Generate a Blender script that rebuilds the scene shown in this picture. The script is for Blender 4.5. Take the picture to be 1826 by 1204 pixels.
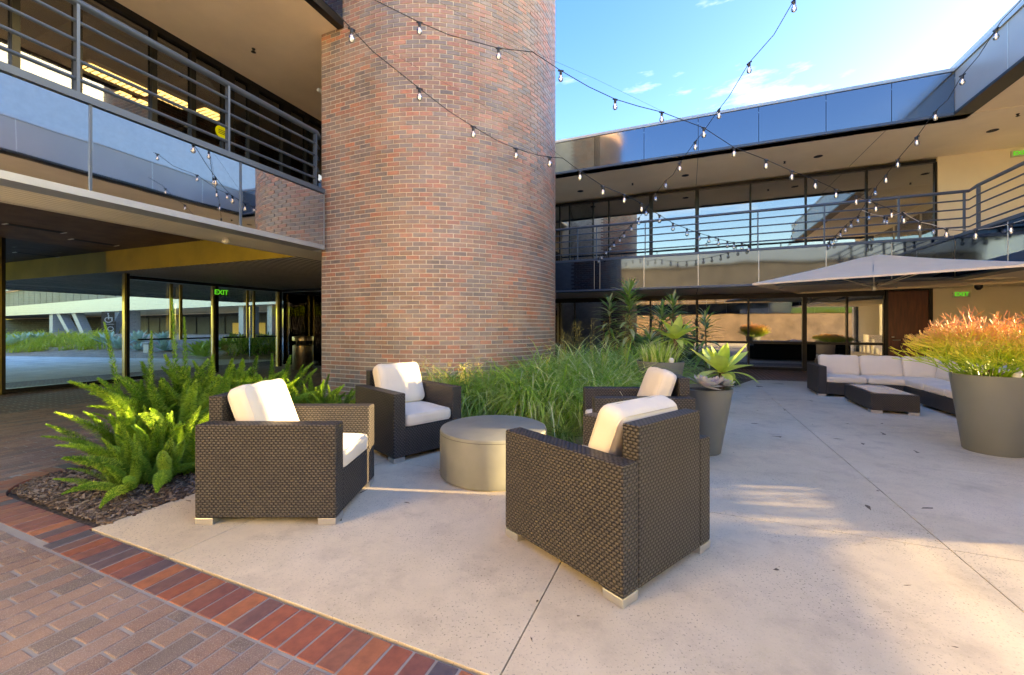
import bpy, bmesh, math, random
from mathutils import Vector, Matrix, Euler
random.seed(7)
R = math.radians
sc = bpy.context.scene
for o in list(bpy.data.objects): bpy.data.objects.remove(o)

# ------------------------------------------------------------------ camera, sky, sun, exposure
F, HX, HY, HC = 735.0, 913.0, 582.0, 1.30          # focal length in photo pixels, principal column, horizon row, eye height
cam_d = bpy.data.cameras.new('camera'); cam = bpy.data.objects.new('camera', cam_d)
sc.collection.objects.link(cam); sc.camera = cam
cam.location = (0, 0, HC); cam.rotation_euler = (R(90), 0, 0)
cam_d.sensor_fit = 'HORIZONTAL'; cam_d.sensor_width = 36; cam_d.lens = 36 * F / 1826
cam_d.shift_y = -(602 - HY) / 1826
cam_d.clip_start = .05; cam_d.clip_end = 900
sc.render.resolution_x = 1024; sc.render.resolution_y = 675
sc.render.engine = 'CYCLES'
SUN_EL, SUN_AZ = 7.0, 96.0                          # azimuth clockwise from +Y: the sun stands low on the right
world = bpy.data.worlds.new('World'); sc.world = world; world.use_nodes = True
def setup_world():
    nt = world.node_tree; N = nt.nodes; L = nt.links
    N.clear()
    out = N.new('ShaderNodeOutputWorld'); bg = N.new('ShaderNodeBackground'); bg.inputs[1].default_value = .15
    sky = N.new('ShaderNodeTexSky'); sky.sky_type = 'NISHITA'; sky.sun_disc = False
    sky.sun_elevation = R(SUN_EL); sky.sun_rotation = R(SUN_AZ); sky.air_density = 1.0; sky.dust_density = 1.4; sky.ozone_density = 2.0
    tc = N.new('ShaderNodeTexCoord'); mp = N.new('ShaderNodeMapping'); mp.inputs['Scale'].default_value = (1.6, 1.6, 6.5)
    mp.inputs['Location'].default_value = (.35, .2, .1)
    no = N.new('ShaderNodeTexNoise'); no.inputs['Scale'].default_value = 2.3; no.inputs['Detail'].default_value = 7; no.inputs['Roughness'].default_value = .62
    cr = N.new('ShaderNodeValToRGB'); cr.color_ramp.elements[0].position = .57; cr.color_ramp.elements[1].position = .80
    cr.color_ramp.elements[1].color = (.75, .75, .75, 1)
    mx = N.new('ShaderNodeMixRGB'); mx.inputs[2].default_value = (1.6, 1.8, 2.1, 1)
    L.new(tc.outputs['Generated'], mp.inputs[0]); L.new(mp.outputs[0], no.inputs[0]); L.new(no.outputs[0], cr.inputs[0])
    L.new(cr.outputs[0], mx.inputs[0]); hs = N.new('ShaderNodeHueSaturation'); hs.inputs['Saturation'].default_value = 1.4; hs.inputs['Hue'].default_value = .530; L.new(sky.outputs[0], hs.inputs['Color']); L.new(hs.outputs[0], mx.inputs[1]); L.new(mx.outputs[0], bg.inputs[0]); L.new(bg.outputs[0], out.inputs[0])
setup_world()
sun_d = bpy.data.lights.new('sun', 'SUN'); sun = bpy.data.objects.new('sun', sun_d); sc.collection.objects.link(sun)
sun_d.energy = 5.0; sun_d.angle = R(.6); sun_d.color = (1, .80, .55)
sdir = Vector((math.sin(R(SUN_AZ)) * math.cos(R(SUN_EL)), math.cos(R(SUN_AZ)) * math.cos(R(SUN_EL)), math.sin(R(SUN_EL))))
sun.rotation_euler = sdir.to_track_quat('Z', 'Y').to_euler(); sun.location = (30, 0, 20)
sc.view_settings.view_transform = 'Standard'; sc.view_settings.look = 'None'; sc.view_settings.gamma = 1
sc.view_settings.exposure = 3.45
try:
    sc.view_settings.use_white_balance = True; sc.view_settings.white_balance_temperature = 9500; sc.view_settings.white_balance_tint = 5
except Exception: pass
try: sc.view_settings.use_curve_mapping = False
except Exception: pass
sc.cycles.max_bounces = 9; sc.cycles.diffuse_bounces = 7; sc.cycles.glossy_bounces = 5; sc.cycles.transparent_max_bounces = 12
sc.cycles.caustics_reflective = False; sc.cycles.caustics_refractive = False

# ------------------------------------------------------------------ frames and picture geometry
class Frame:
    def __init__(s, deg): s.c, s.s, s.rz = math.cos(R(deg)), math.sin(R(deg)), -R(deg)
    def w(s, a, b, z=0): return Vector((s.c * a + s.s * b, -s.s * a + s.c * b, z))
    def ab(s, X, Y): return (s.c * X - s.s * Y, s.s * X + s.c * Y)
    def a_at(s, px, b): r = (px - HX) / F; Y = b / (s.s * r + s.c); return Y * (s.c * r - s.s)
    def b_at(s, px, a): r = (px - HX) / F; Y = a / (s.c * r - s.s); return Y * (s.s * r + s.c)
RF = Frame(23.0); LF = Frame(21.2)
def ground(px, py, z=0):
    Y = F * (HC - z) / (py - HY); return Vector(((px - HX) / F * Y, Y, z))
def at(px, py, Y): return Vector(((px - HX) / F * Y, Y, HC + (HY - py) / F * Y))

# ------------------------------------------------------------------ object helpers
COL = sc.collection
def mesh_obj(name, me, m=None, parent=None):
    o = bpy.data.objects.new(name, me); COL.objects.link(o)
    if m is not None and not me.materials: me.materials.append(m)
    if parent is not None: o.parent = parent
    return o
def thing(name, label, cat, loc=(0, 0, 0), rz=0, group=None):
    o = bpy.data.objects.new(name, None); COL.objects.link(o); o.location = loc; o.rotation_euler = (0, 0, rz)
    o.empty_display_size = .1
    o['label'] = label; o['category'] = cat
    if group: o['group'] = group
    return o
def tag(o, label=None, cat=None, group=None, kind=None):
    if label: o['label'] = label
    if cat: o['category'] = cat
    if group: o['group'] = group
    if kind: o['kind'] = kind
    return o
class MB:
    """collects vertices and faces of ONE mesh"""
    def __init__(s): s.v = []; s.f = []; s.mat = Matrix.Identity(4); s.col = None; s.cols = []
    def add(s, vs, fs):
        n = len(s.v); M = s.mat
        s.v += [tuple(M @ Vector(v)) for v in vs]; s.f += [tuple(i + n for i in f) for f in fs]
        if s.col is not None: s.cols += [s.col] * len(fs)
        return s
    def box(s, x0, x1, y0, y1, z0, z1):
        v = [(x0, y0, z0), (x1, y0, z0), (x1, y1, z0), (x0, y1, z0), (x0, y0, z1), (x1, y0, z1), (x1, y1, z1), (x0, y1, z1)]
        return s.add(v, [(0, 3, 2, 1), (4, 5, 6, 7), (0, 1, 5, 4), (1, 2, 6, 5), (2, 3, 7, 6), (3, 0, 4, 7)])
    def quad(s, a, b, c, d): return s.add([a, b, c, d], [(0, 1, 2, 3)])
    def prism(s, poly, z0, z1):
        n = len(poly); v = [(p[0], p[1], z0) for p in poly] + [(p[0], p[1], z1) for p in poly]
        f = [tuple(range(n - 1, -1, -1)), tuple(range(n, 2 * n))] + [(i, (i + 1) % n, n + (i + 1) % n, n + i) for i in range(n)]
        return s.add(v, f)
    def tube(s, pts, r, seg=8, r2=None, cap=True):
        pts = [Vector(p) for p in pts]; n = len(pts); vs = []; fs = []
        for i, p in enumerate(pts):
            t = (pts[min(i + 1, n - 1)] - pts[max(i - 1, 0)]).normalized()
            u = t.cross(Vector((0, 0, 1)))
            if u.length < 1e-3: u = t.cross(Vector((0, 1, 0)))
            u.normalize(); w = u.cross(t)
            rr = r if r2 is None else r + (r2 - r) * i / (n - 1)
            for k in range(seg):
                a = 2 * math.pi * k / seg; vs.append(tuple(p + u * (rr * math.cos(a)) + w * (rr * math.sin(a))))
        for i in range(n - 1):
            for k in range(seg):
                k2 = (k + 1) % seg; fs.append((i * seg + k, i * seg + k2, (i + 1) * seg + k2, (i + 1) * seg + k))
        if cap: fs.append(tuple(range(seg))[::-1]); fs.append(tuple((n - 1) * seg + k for k in range(seg)))
        return s.add(vs, fs)
    def lathe(s, prof, seg=32, c=(0, 0)):
        vs = []; fs = []; n = len(prof)
        for r, z in prof:
            for k in range(seg):
                a = 2 * math.pi * k / seg; vs.append((c[0] + r * math.cos(a), c[1] + r * math.sin(a), z))
        for i in range(n - 1):
            for k in range(seg):
                k2 = (k + 1) % seg; fs.append((i * seg + k, i * seg + k2, (i + 1) * seg + k2, (i + 1) * seg + k))
        fs.append(tuple(range(seg))[::-1]); fs.append(tuple((n - 1) * seg + k for k in range(seg)))
        return s.add(vs, fs)
    def mesh(s, name, m=None, smooth=False, bevel=0, uv=False):
        me = bpy.data.meshes.new(name); me.from_pydata(s.v, [], s.f)
        if s.cols:
            at_ = me.attributes.new('rnd', 'FLOAT', 'FACE'); at_.data.foreach_set('value', s.cols)
        if bevel:
            bm = bmesh.new(); bm.from_mesh(me); bmesh.ops.remove_doubles(bm, verts=bm.verts, dist=1e-5)
            bmesh.ops.bevel(bm, geom=[e for e in bm.edges if len(e.link_faces) == 2 and e.calc_face_angle() > .6], offset=bevel, segments=2, affect='EDGES', profile=.5, clamp_overlap=True)
            bm.to_mesh(me); bm.free()
        if smooth:
            me.polygons.foreach_set('use_smooth', [True] * len(me.polygons))
            try: me.set_sharp_from_angle(angle=R(38))
            except Exception: pass
        if uv: boxuv(me)
        if m is not None: me.materials.append(m)
        me.update()
        return me
    def build(s, name, m, parent=None, **k): return mesh_obj(name, s.mesh(name, m, **k), None, parent)
def boxuv(me):
    l = me.uv_layers.new(name='UVMap')
    for p in me.polygons:
        n = p.normal; ax = max(range(3), key=lambda i: abs(n[i]))
        for li in p.loop_indices:
            c = me.vertices[me.loops[li].vertex_index].co
            l.data[li].uv = (c.y, c.z) if ax == 0 else ((c.x, c.z) if ax == 1 else (c.y, c.x))
def framed(fr, a=0, b=0, z=0): # matrix of a frame
    return Matrix.Translation(fr.w(a, b, z)) @ Matrix.Rotation(fr.rz, 4, 'Z')
def copy_tree(o, parent=None):
    c = o.copy(); COL.objects.link(c); c.parent = parent
    for ch in list(o.children): copy_tree(ch, c)
    return c
def inst(name, me, parent, loc, rot=(0, 0, 0), scl=(1, 1, 1)):
    o = bpy.data.objects.new(name, me); COL.objects.link(o); o.parent = parent
    o.location = loc; o.rotation_euler = rot; o.scale = scl; return o

# ------------------------------------------------------------------ materials
class NT:
    def __init__(s, name):
        s.m = bpy.data.materials.new(name); s.m.use_nodes = True; s.t = s.m.node_tree; s.N = s.t.nodes; s.L = s.t.links
        s.p = s.N['Principled BSDF']; s.out = s.N['Material Output']
    def n(s, typ, **k):
        x = s.N.new('ShaderNode' + typ)
        for a, b in k.items(): setattr(x, a, b)
        return x
    def link(s, a, b): s.L.new(a, b)
    def val(s, i, v): s.p.inputs[i].default_value = v; return s
    def math(s, op, a, b=None, clamp=False):
        x = s.n('Math', operation=op); x.use_clamp = clamp
        for i, q in enumerate((a, b)):
            if q is None: continue
            if isinstance(q, (int, float)): x.inputs[i].default_value = q
            else: s.link(q, x.inputs[i])
        return x.outputs[0]
    def coord(s, out='Object', scale=None):
        c = s.n('TexCoord').outputs[out]
        if scale is None: return c
        m = s.n('Mapping'); m.inputs['Scale'].default_value = scale; s.link(c, m.inputs[0]); return m.outputs[0]
    def noise(s, vec, scale, detail=4, rough=.55):
        x = s.n('TexNoise'); x.inputs['Scale'].default_value = scale; x.inputs['Detail'].default_value = detail; x.inputs['Roughness'].default_value = rough
        s.link(vec, x.inputs['Vector']); return x.outputs[0]
    def ramp(s, fac, stops, const=False):
        x = s.n('ValToRGB'); cr = x.color_ramp
        if const: cr.interpolation = 'CONSTANT'
        while len(cr.elements) < len(stops): cr.elements.new(.5)
        for e, (p, c) in zip(cr.elements, stops):
            e.position = p; e.color = (c[0], c[1], c[2], 1) if isinstance(c, (tuple, list)) else (c, c, c, 1)
        s.link(fac, x.inputs[0]); return x.outputs[0]
    def mix(s, fac, a, b, mode='MIX'):
        x = s.n('MixRGB', blend_type=mode)
        for i, q in ((0, fac), (1, a), (2, b)):
            if isinstance(q, (int, float)): x.inputs[i].default_value = q
            elif isinstance(q, tuple): x.inputs[i].default_value = (q[0], q[1], q[2], 1)
            else: s.link(q, x.inputs[i])
        return x.outputs[0]
    def bump(s, h, strength=.3, dist=.01):
        b = s.n('Bump'); b.inputs['Strength'].default_value = strength; b.inputs['Distance'].default_value = dist
        s.link(h, b.inputs['Height']); s.link(b.outputs[0], s.p.inputs['Normal']); return s
    def base(s, c): s.link(c, s.p.inputs['Base Color']); return s
def simple(name, c, rough=.5, metal=0, var=.12, scale=6, bump=0, bscale=60, spec=.5, bdist=.004, coord='Object'):
    t = NT(name); t.val('Roughness', rough).val('Metallic', metal); t.p.inputs['Specular IOR Level'].default_value = spec
    v = t.coord(coord); n = t.noise(v, scale)
    a = tuple(x * (1 - var) for x in c); b = tuple(min(1, x * (1 + var)) for x in c)
    t.base(t.ramp(n, [(.3, a), (.7, b)]))
    if bump: t.bump(t.noise(v, bscale, 5), bump, bdist)
    return t.m
def emissive(name, c, s):
    t = NT(name); t.val('Base Color', (c[0], c[1], c[2], 1)); t.p.inputs['Emission Color'].default_value = (c[0], c[1], c[2], 1)
    t.p.inputs['Emission Strength'].default_value = s; return t.m
def brick_mat(name, stops, speck=0, rough=.6, mott=.25, bump=.25, dust_glare=0):
    t = NT(name); t.val('Roughness', rough)
    oi = t.n('ObjectInfo').outputs['Random']; at_ = t.n('Attribute'); at_.attribute_name = 'rnd'
    r = t.math('FRACT', t.math('ADD', t.math('MULTIPLY', at_.outputs['Fac'], 1.0), oi))
    c = t.ramp(r, stops, True)
    g = t.n('NewGeometry').outputs['Position']
    n = t.noise(g, 22, 5); c = t.mix(mott, c, t.ramp(n, [(.3, (.45, .45, .5)), (.7, (1.25, 1.15, 1.05))]), 'MULTIPLY')
    n2 = t.noise(g, 260, 3, .7)
    if speck:
        c = t.mix(t.math('MULTIPLY', t.ramp(n2, [(.55, 0), (.64, 1)]), speck), c, (.48, .43, .37))
        n3 = t.noise(g, 170, 2); c = t.mix(t.math('MULTIPLY', t.ramp(n3, [(.60, 0), (.68, 1)]), .6), c, (.03, .028, .028))
    if dust_glare: c = t.mix(t.math('MULTIPLY', t.ramp(t.noise(g, 2.4, 6, .65), [(.35, .25), (.7, 1)]), dust_glare), c, (.56, .46, .40))  # pale dust and efflorescence; on the tower also glare put into the colour
    n4 = t.noise(g, 1.3, 3); c = t.mix(.30, c, t.ramp(n4, [(.35, (.66, .65, .66)), (.65, (1.28, 1.24, 1.18))]), 'MULTIPLY')
    t.base(c); t.bump(n2, bump, .004); return t.m
M = {}
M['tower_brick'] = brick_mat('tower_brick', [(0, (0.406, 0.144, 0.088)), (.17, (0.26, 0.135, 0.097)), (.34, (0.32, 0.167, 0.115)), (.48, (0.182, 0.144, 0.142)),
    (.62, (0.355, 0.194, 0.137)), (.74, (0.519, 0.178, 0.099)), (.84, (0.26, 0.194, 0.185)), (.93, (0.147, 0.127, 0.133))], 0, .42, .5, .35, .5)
M['border_brick'] = brick_mat('border_brick', [(0, (0.337, 0.109, 0.067)), (.2, (0.25, 0.096, 0.078)), (.38, (0.137, 0.092, 0.104)), (.5, (0.3, 0.122, 0.08)), (.65, (0.399, 0.147, 0.076)), (.8, (0.2, 0.103, 0.093)), (.9, (0.106, 0.09, 0.11))], 0, .5, .5)
M['paver_brick'] = brick_mat('paver_brick', [(0, (0.236, 0.132, 0.093)), (.2, (0.186, 0.113, 0.087)), (.4, (0.285, 0.172, 0.118)), (.6, (0.143, 0.105, 0.088)), (.75, (0.26, 0.165, 0.125)), (.9, (0.211, 0.145, 0.118))], .8, .75, .4, .25, .22)
M['mortar'] = simple('mortar', (.31, .29, .265), .9, bump=.4, bscale=150)
M['mortar_tower'] = simple('mortar_tower', (.78, .71, .60), .9, bump=.4, bscale=90)
def far_brick():
    t = NT('far_brick'); t.val('Roughness', .7)
    b = t.n('TexBrick'); b.offset = .5; b.inputs['Scale'].default_value = 1; b.inputs['Brick Width'].default_value = .215; b.inputs['Row Height'].default_value = .105; b.inputs['Mortar Size'].default_value = .006
    b.inputs['Color1'].default_value = (.19, .10, .075, 1); b.inputs['Color2'].default_value = (.12, .08, .07, 1); b.inputs['Mortar'].default_value = (.36, .34, .32, 1)
    mp = t.n('Mapping'); mp.inputs['Rotation'].default_value = (0, 0, R(90)); t.link(t.coord('Object'), mp.inputs[0]); t.link(mp.outputs[0], b.inputs[0])
    n = t.noise(t.coord('Object'), 1.1, 5); t.base(t.mix(.35, b.outputs[0], t.ramp(n, [(.3, (.7, .7, .72)), (.7, (1.25, 1.2, 1.15))]), 'MULTIPLY')); t.bump(b.outputs[1], -.2, .004)
    return t.m
M['far_brick'] = far_brick()
def concrete():
    t = NT('concrete_topping'); t.val('Roughness', .82)
    v = t.n('NewGeometry').outputs['Position']
    big = t.noise(v, .9, 6, .6); c = t.ramp(big, [(.3, (.585, .495, .345)), (.7, (.70, .60, .435))])
    mid = t.noise(v, 9, 5, .6); c = t.mix(.25, c, t.ramp(mid, [(.3, (.78, .76, .74)), (.7, (1.15, 1.13, 1.1))]), 'MULTIPLY')
    sp = t.noise(v, 85, 3, .6); patch = t.ramp(t.noise(v, 2.2, 3), [(.35, .15), (.65, 1)])
    dk = t.math('MULTIPLY', t.ramp(sp, [(.60, 0), (.66, 1)]), patch); c = t.mix(t.math('MULTIPLY', dk, .9), c, (.10, .08, .065))
    sp2 = t.noise(v, 210, 2, .5); c = t.mix(t.math('MULTIPLY', t.ramp(sp2, [(.60, 0), (.66, 1)]), .45), c, (.68, .60, .50))
    st = t.noise(v, 3.1, 8, .72); c = t.mix(t.math('MULTIPLY', t.ramp(st, [(.50, 0), (.70, 1)]), .42), c, (.30, .235, .18))
    st2 = t.noise(v, .55, 6, .6); c = t.mix(t.math('MULTIPLY', t.ramp(st2, [(.48, 0), (.66, 1)]), .35), c, (.80, .68, .54))
    t.base(c); t.bump(sp, .35, .003); return t.m
M['concrete'] = concrete()
def mulch():
    t = NT('bark_mulch'); t.val('Roughness', .95); v = t.n('NewGeometry').outputs['Position']
    n = t.noise(v, 45, 6, .7); c = t.ramp(n, [(.3, (.035, .025, .018)), (.5, (.12, .085, .06)), (.72, (.26, .20, .15))]); t.base(c); t.bump(n, .8, .02); return t.m
M['mulch'] = mulch()
M['chip'] = brick_mat('mulch_chip', [(0, (.16, .11, .075)), (.25, (.07, .045, .03)), (.5, (.24, .18, .13)), (.7, (.10, .07, .055)), (.85, (.30, .24, .19))], 0, .9, .3)
M['asphalt'] = simple('asphalt', (.06, .06, .062), .9, scale=3, bump=.3)
M['drive'] = simple('drive_paving', (.78, .69, .58), .8, scale=1.5, var=.2, bump=.3, bscale=40)
def mirror(name, c, rough=.03, wav=.03):
    t = NT(name); t.val('Metallic', 1).val('Roughness', rough); v = t.n('NewGeometry').outputs['Position']
    oi = t.n('ObjectInfo').outputs['Random']
    t.val('Base Color', (c[0], c[1], c[2], 1)); x = t.n('VectorMath', operation='ADD'); t.link(v, x.inputs[0]); t.link(oi, x.inputs[1])
    t.bump(t.noise(x.outputs[0], .8, 2, .4), wav, .25); return t.m
M['mirror'] = mirror('mirror_panel', (.50, .53, .60), .02, .012)
M['mirror_dark'] = mirror('mirror_panel_dark', (.11, .16, .25), .05, .02)
M['mirror_blue'] = mirror('mirror_panel_blue', (.20, .225, .27), .10, .006)
M['bluemetal'] = simple('blue_grey_metal', (.075, .105, .155), .38, .3, var=.08, scale=3)
M['darkframe'] = simple('dark_bronze_frame', (.022, .020, .018), .35, .5)
M['brass'] = simple('brass_frame', (.42, .34, .14), .3, .9)
M['alu'] = simple('brushed_aluminium', (.62, .61, .58), .35, .9, var=.06)
M['stucco'] = simple('stucco_soffit', (.88, .76, .58), .92, scale=1.2, var=.07, bump=.6, bscale=70, bdist=.008)
M['stucco_wall'] = simple('stucco_wall', (.74, .68, .56), .92, scale=1.2, var=.05, bump=.4, bscale=70, bdist=.006)
M['brown_wall'] = simple('brown_wall', (.16, .11, .08), .8, scale=1.5, var=.3)
M['bounce_stucco'] = simple('bounce_stucco', (.80, .74, .64), .9, scale=1.2, var=.05, bump=.3)
M['plain_soffit'] = simple('painted_soffit', (.88, .78, .62), .85, scale=.8, var=.07)
M['panel_white'] = simple('linear_panel', (.80, .77, .70), .45, 0, scale=1)
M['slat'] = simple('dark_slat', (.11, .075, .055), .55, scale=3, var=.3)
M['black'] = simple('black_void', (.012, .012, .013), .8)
M['olive'] = simple('olive_face', (.55, .44, .07), .55, scale=1.1, var=.25)
M['cap'] = simple('pale_metal_cap', (.40, .43, .48), .4, .5, var=.06)
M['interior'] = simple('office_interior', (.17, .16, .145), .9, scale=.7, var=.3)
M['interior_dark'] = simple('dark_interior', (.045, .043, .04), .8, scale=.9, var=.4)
M['duct'] = simple('spiral_duct', (.55, .54, .50), .35, .9)
M['walnut'] = None
def walnut():
    t = NT('walnut_door'); t.val('Roughness', .3); v = t.coord('Object', (9, 9, .9)); n = t.noise(v, 2.2, 6, .6)
    t.base(t.ramp(n, [(.25, (.045, .010, .007)), (.6, (.12, .028, .016)), (.8, (.19, .05, .026))])); return t.m
M['walnut'] = walnut()
def glass(name, tint, base=.25, rough=.01):
    t = NT(name); N = t.n; tr = N('BsdfTransparent'); tr.inputs[0].default_value = (tint[0], tint[1], tint[2], 1)
    gl = N('BsdfGlossy'); gl.inputs['Roughness'].default_value = rough; gl.inputs[0].default_value = (.92, .95, 1, 1)
    fr = N('LayerWeight'); fr.inputs[0].default_value = .35
    fac = t.math('ADD', t.math('MULTIPLY', fr.outputs['Fresnel'], 1 - base), base, True)
    b = N('Bump'); b.inputs['Strength'].default_value = .012; b.inputs['Distance'].default_value = .2
    t.link(t.noise(t.n('NewGeometry').outputs['Position'], .7, 2, .4), b.inputs['Height']); t.link(b.outputs[0], gl.inputs['Normal'])
    mx = N('MixShader'); t.link(fac, mx.inputs[0]); t.link(tr.outputs[0], mx.inputs[1]); t.link(gl.outputs[0], mx.inputs[2]); t.link(mx.outputs[0], t.out.inputs[0])
    return t.m
M['tint_glass'] = glass('tinted_glass', (.42, .42, .40), .30)
M['office_glass'] = glass('office_glass', (.62, .60, .56), .12)
M['dark_glass'] = glass('dark_tinted_glass', (.30, .30, .30), .30)
M['clear_glass'] = glass('clear_glass', (.93, .94, .92), .02)
M['bulb'] = glass('bulb_glass', (.88, .88, .86), .30, .04)
def wicker():
    t = NT('woven_wicker'); t.val('Roughness', .5); t.p.inputs['Specular IOR Level'].default_value = .35
    uv = t.n('UVMap'); sp = t.n('SeparateXYZ'); t.link(uv.outputs[0], sp.inputs[0])
    row = t.math('MULTIPLY', sp.outputs[1], 1 / .0165); rf = t.math('FLOOR', row); fr = t.math('FRACT', row)
    col = t.math('ADD', t.math('MULTIPLY', sp.outputs[0], 1 / .029), t.math('MULTIPLY', rf, .5))
    over = t.math('ABSOLUTE', t.math('SINE', t.math('MULTIPLY', col, math.pi)))
    prof = t.math('SINE', t.math('MULTIPLY', fr, math.pi))
    h = t.math('MULTIPLY', t.math('POWER', over, .42), t.math('POWER', prof, .32))
    n = t.noise(t.coord('Object'), 5, 4); nf = t.noise(uv.outputs[0], 90, 2)
    c = t.ramp(h, [(.38, (.006, .005, .004)), (.62, (.034, .030, .028)), (.93, (.088, .080, .074))])
    c = t.mix(.5, c, t.ramp(n, [(.3, (.72, .70, .72)), (.7, (1.25, 1.2, 1.15))]), 'MULTIPLY')
    c = t.mix(.3, c, t.ramp(nf, [(.3, (.6, .6, .6)), (.7, (1.4, 1.4, 1.4))]), 'MULTIPLY')
    t.base(c); t.bump(h, 1.0, .006); return t.m
M['wicker'] = wicker()
def fabric(name, c):
    t = NT(name); t.val('Roughness', .9); t.p.inputs['Sheen Weight'].default_value = .25; v = t.coord('Object')
    n = t.noise(v, 3, 4); t.base(t.ramp(n, [(.3, tuple(x * .93 for x in c)), (.7, c)]))
    w = t.noise(t.coord('Object', (1, 1, .35)), 9, 3, .5); f = t.noise(v, 500, 2)
    h = t.math('ADD', w, t.math('MULTIPLY', f, .04)); t.bump(h, .5, .02); return t.m
M['cushion'] = fabric('cream_cushion_fabric', (.76, .685, .57))
M['canopy'] = fabric('taupe_canopy_fabric', (.88, .74, .55))
M['drum'] = simple('grey_cast_concrete', (.225, .23, .19), .62, scale=3, var=.14, bump=.2, bscale=120, bdist=.002)
M['pot'] = simple('grey_planter_shell', (.165, .175, .160), .5, scale=2, var=.07, bump=.1, bscale=90, bdist=.002)
M['soil'] = simple('potting_soil', (.06, .045, .033), .95, bump=.8, bscale=60, bdist=.02)
M['plastic_white'] = simple('white_plastic', (.75, .75, .73), .4, var=.04)
M['cable'] = simple('black_cable', (.016, .016, .016), .5)
M['cable_pale'] = simple('pale_cable', (.55, .52, .45), .5)
M['socket'] = simple('black_socket', (.02, .02, .02), .45)
M['filament'] = emissive('filament', (1, .70, .42), .5)
M['bin'] = simple('bronze_bin_metal', (.36, .31, .21), .3, .9, var=.1)
M['exit_green'] = emissive('exit_letter_green', (.08, .75, .06), .07)
M['exit_plate'] = simple('exit_plate', (.50, .52, .42), .4)
M['tube_light'] = emissive('fluorescent_tube', (1, .74, .34), .9)
M['downlight'] = emissive('downlight_lens', (1, .9, .7), .4)
M['sticker'] = simple('yellow_sticker', (.75, .72, .02), .5, var=.03)
M['ink'] = simple('dark_print', (.02, .02, .02), .5)
M['print_white'] = simple('white_print', (.6, .62, .62), .6)
def leafm(name, stops, rough=.45, spec=.4, trans=.25, attr=True):
    t = NT(name); t.val('Roughness', rough); t.p.inputs['Specular IOR Level'].default_value = spec
    oi = t.n('ObjectInfo').outputs['Random']; a = t.n('Attribute'); a.attribute_name = 'rnd'
    r = t.math('FRACT', t.math('ADD', a.outputs['Fac'], t.math('MULTIPLY', oi, .97)))
    c = t.ramp(r, stops); n = t.noise(t.coord('Object'), 14, 3); c = t.mix(.35, c, t.ramp(n, [(.3, (.65, .68, .6)), (.7, (1.3, 1.25, 1.2))]), 'MULTIPLY')
    t.base(c)
    tl = t.n('BsdfTranslucent'); t.link(c, tl.inputs[0]); mx = t.n('MixShader'); mx.inputs[0].default_value = trans
    t.link(t.p.outputs[0], mx.inputs[1]); t.link(tl.outputs[0], mx.inputs[2]); t.link(mx.outputs[0], t.out.inputs[0]); return t.m
M['fern'] = leafm('foxtail_fern_leaf', [(0, (.12, .28, .04)), (.35, (.24, .45, .06)), (.65, (.40, .62, .09)), (1, (.58, .72, .14))], .5, .3, .4)
M['stem'] = simple('green_stem', (.12, .16, .05), .6)
M['woody'] = simple('woody_stem', (.16, .11, .07), .85)
M['grass'] = leafm('striped_grass_blade', [(0, (.20, .42, .05)), (.3, (.34, .58, .08)), (.55, (.48, .70, .14)), (.75, (.68, .80, .34)), (1, (.86, .88, .58))], .42, .4, .42)
M['sedge'] = leafm('sedge_blade', [(0, (.16, .28, .04)), (.5, (.32, .46, .08)), (1, (.60, .64, .24))], .5, .3, .35)
M['seed'] = leafm('seed_head', [(0, (.45, .38, .12)), (.5, (.60, .54, .18)), (1, (.40, .44, .12))], .7, .2, .3)
M['agave'] = leafm('agave_leaf', [(0, (.38, .56, .10)), (.5, (.48, .66, .12)), (1, (.62, .74, .26))], .38, .4, .3)
M['agave_blue'] = leafm('blue_agave_leaf', [(0, (.28, .46, .36)), (.5, (.38, .58, .46)), (1, (.52, .68, .54))], .5, .4, .15)
M['dracaena'] = leafm('dracaena_leaf', [(0, (.12, .27, .05)), (.5, (.22, .40, .09)), (1, (.58, .64, .42))], .3, .5, .25)
M['echeveria'] = leafm('echeveria_leaf', [(0, (.45, .38, .44)), (.5, (.58, .54, .58)), (1, (.48, .54, .50))], .5, .3, .12)
M['yellowgrass'] = leafm('yellow_green_grass', [(0, (.34, .46, .05)), (.5, (.56, .64, .06)), (1, (.74, .70, .12))], .5, .3, .35)
M['shrub'] = leafm('shrub_leaf', [(0, (.12, .26, .04)), (.5, (.24, .42, .06)), (1, (.45, .56, .10))], .5, .3, .25)
def firestick():
    t = NT('firestick_twig'); t.val('Roughness', .45); a = t.n('Attribute'); a.attribute_name = 'rnd'
    t.base(t.ramp(a.outputs['Fac'], [(0, (.20, .36, .03)), (.28, (.40, .56, .04)), (.5, (.66, .60, .06)), (.68, (.80, .40, .14)), (1, (.78, .26, .16))])); return t.m
M['firestick'] = firestick()

# ------------------------------------------------------------------ GROUND
def struct(name, mb, m, parent=None, **k):
    o = mb.build(name, m, parent, **k)
    if parent is None: o['kind'] = 'structure'
    return o
b = MB(); b.quad((-300, -300, -.07), (300, -300, -.07), (300, 400, -.07), (-300, 400, -.07)); struct('ground', b, M['asphalt'])
def sheet(name, fr, poly, z, m, kind='structure'):
    b = MB(); b.add([(p[0], p[1], 0) for p in poly], [tuple(range(len(poly)))])
    o = b.build(name, m); o.matrix_world = framed(fr, 0, 0, z); o['kind'] = kind; return o
BIN, BOUT = 1.37, 1.155                                   # soldier course, inner and outer edge
TW = .105; TL = .215
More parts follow.
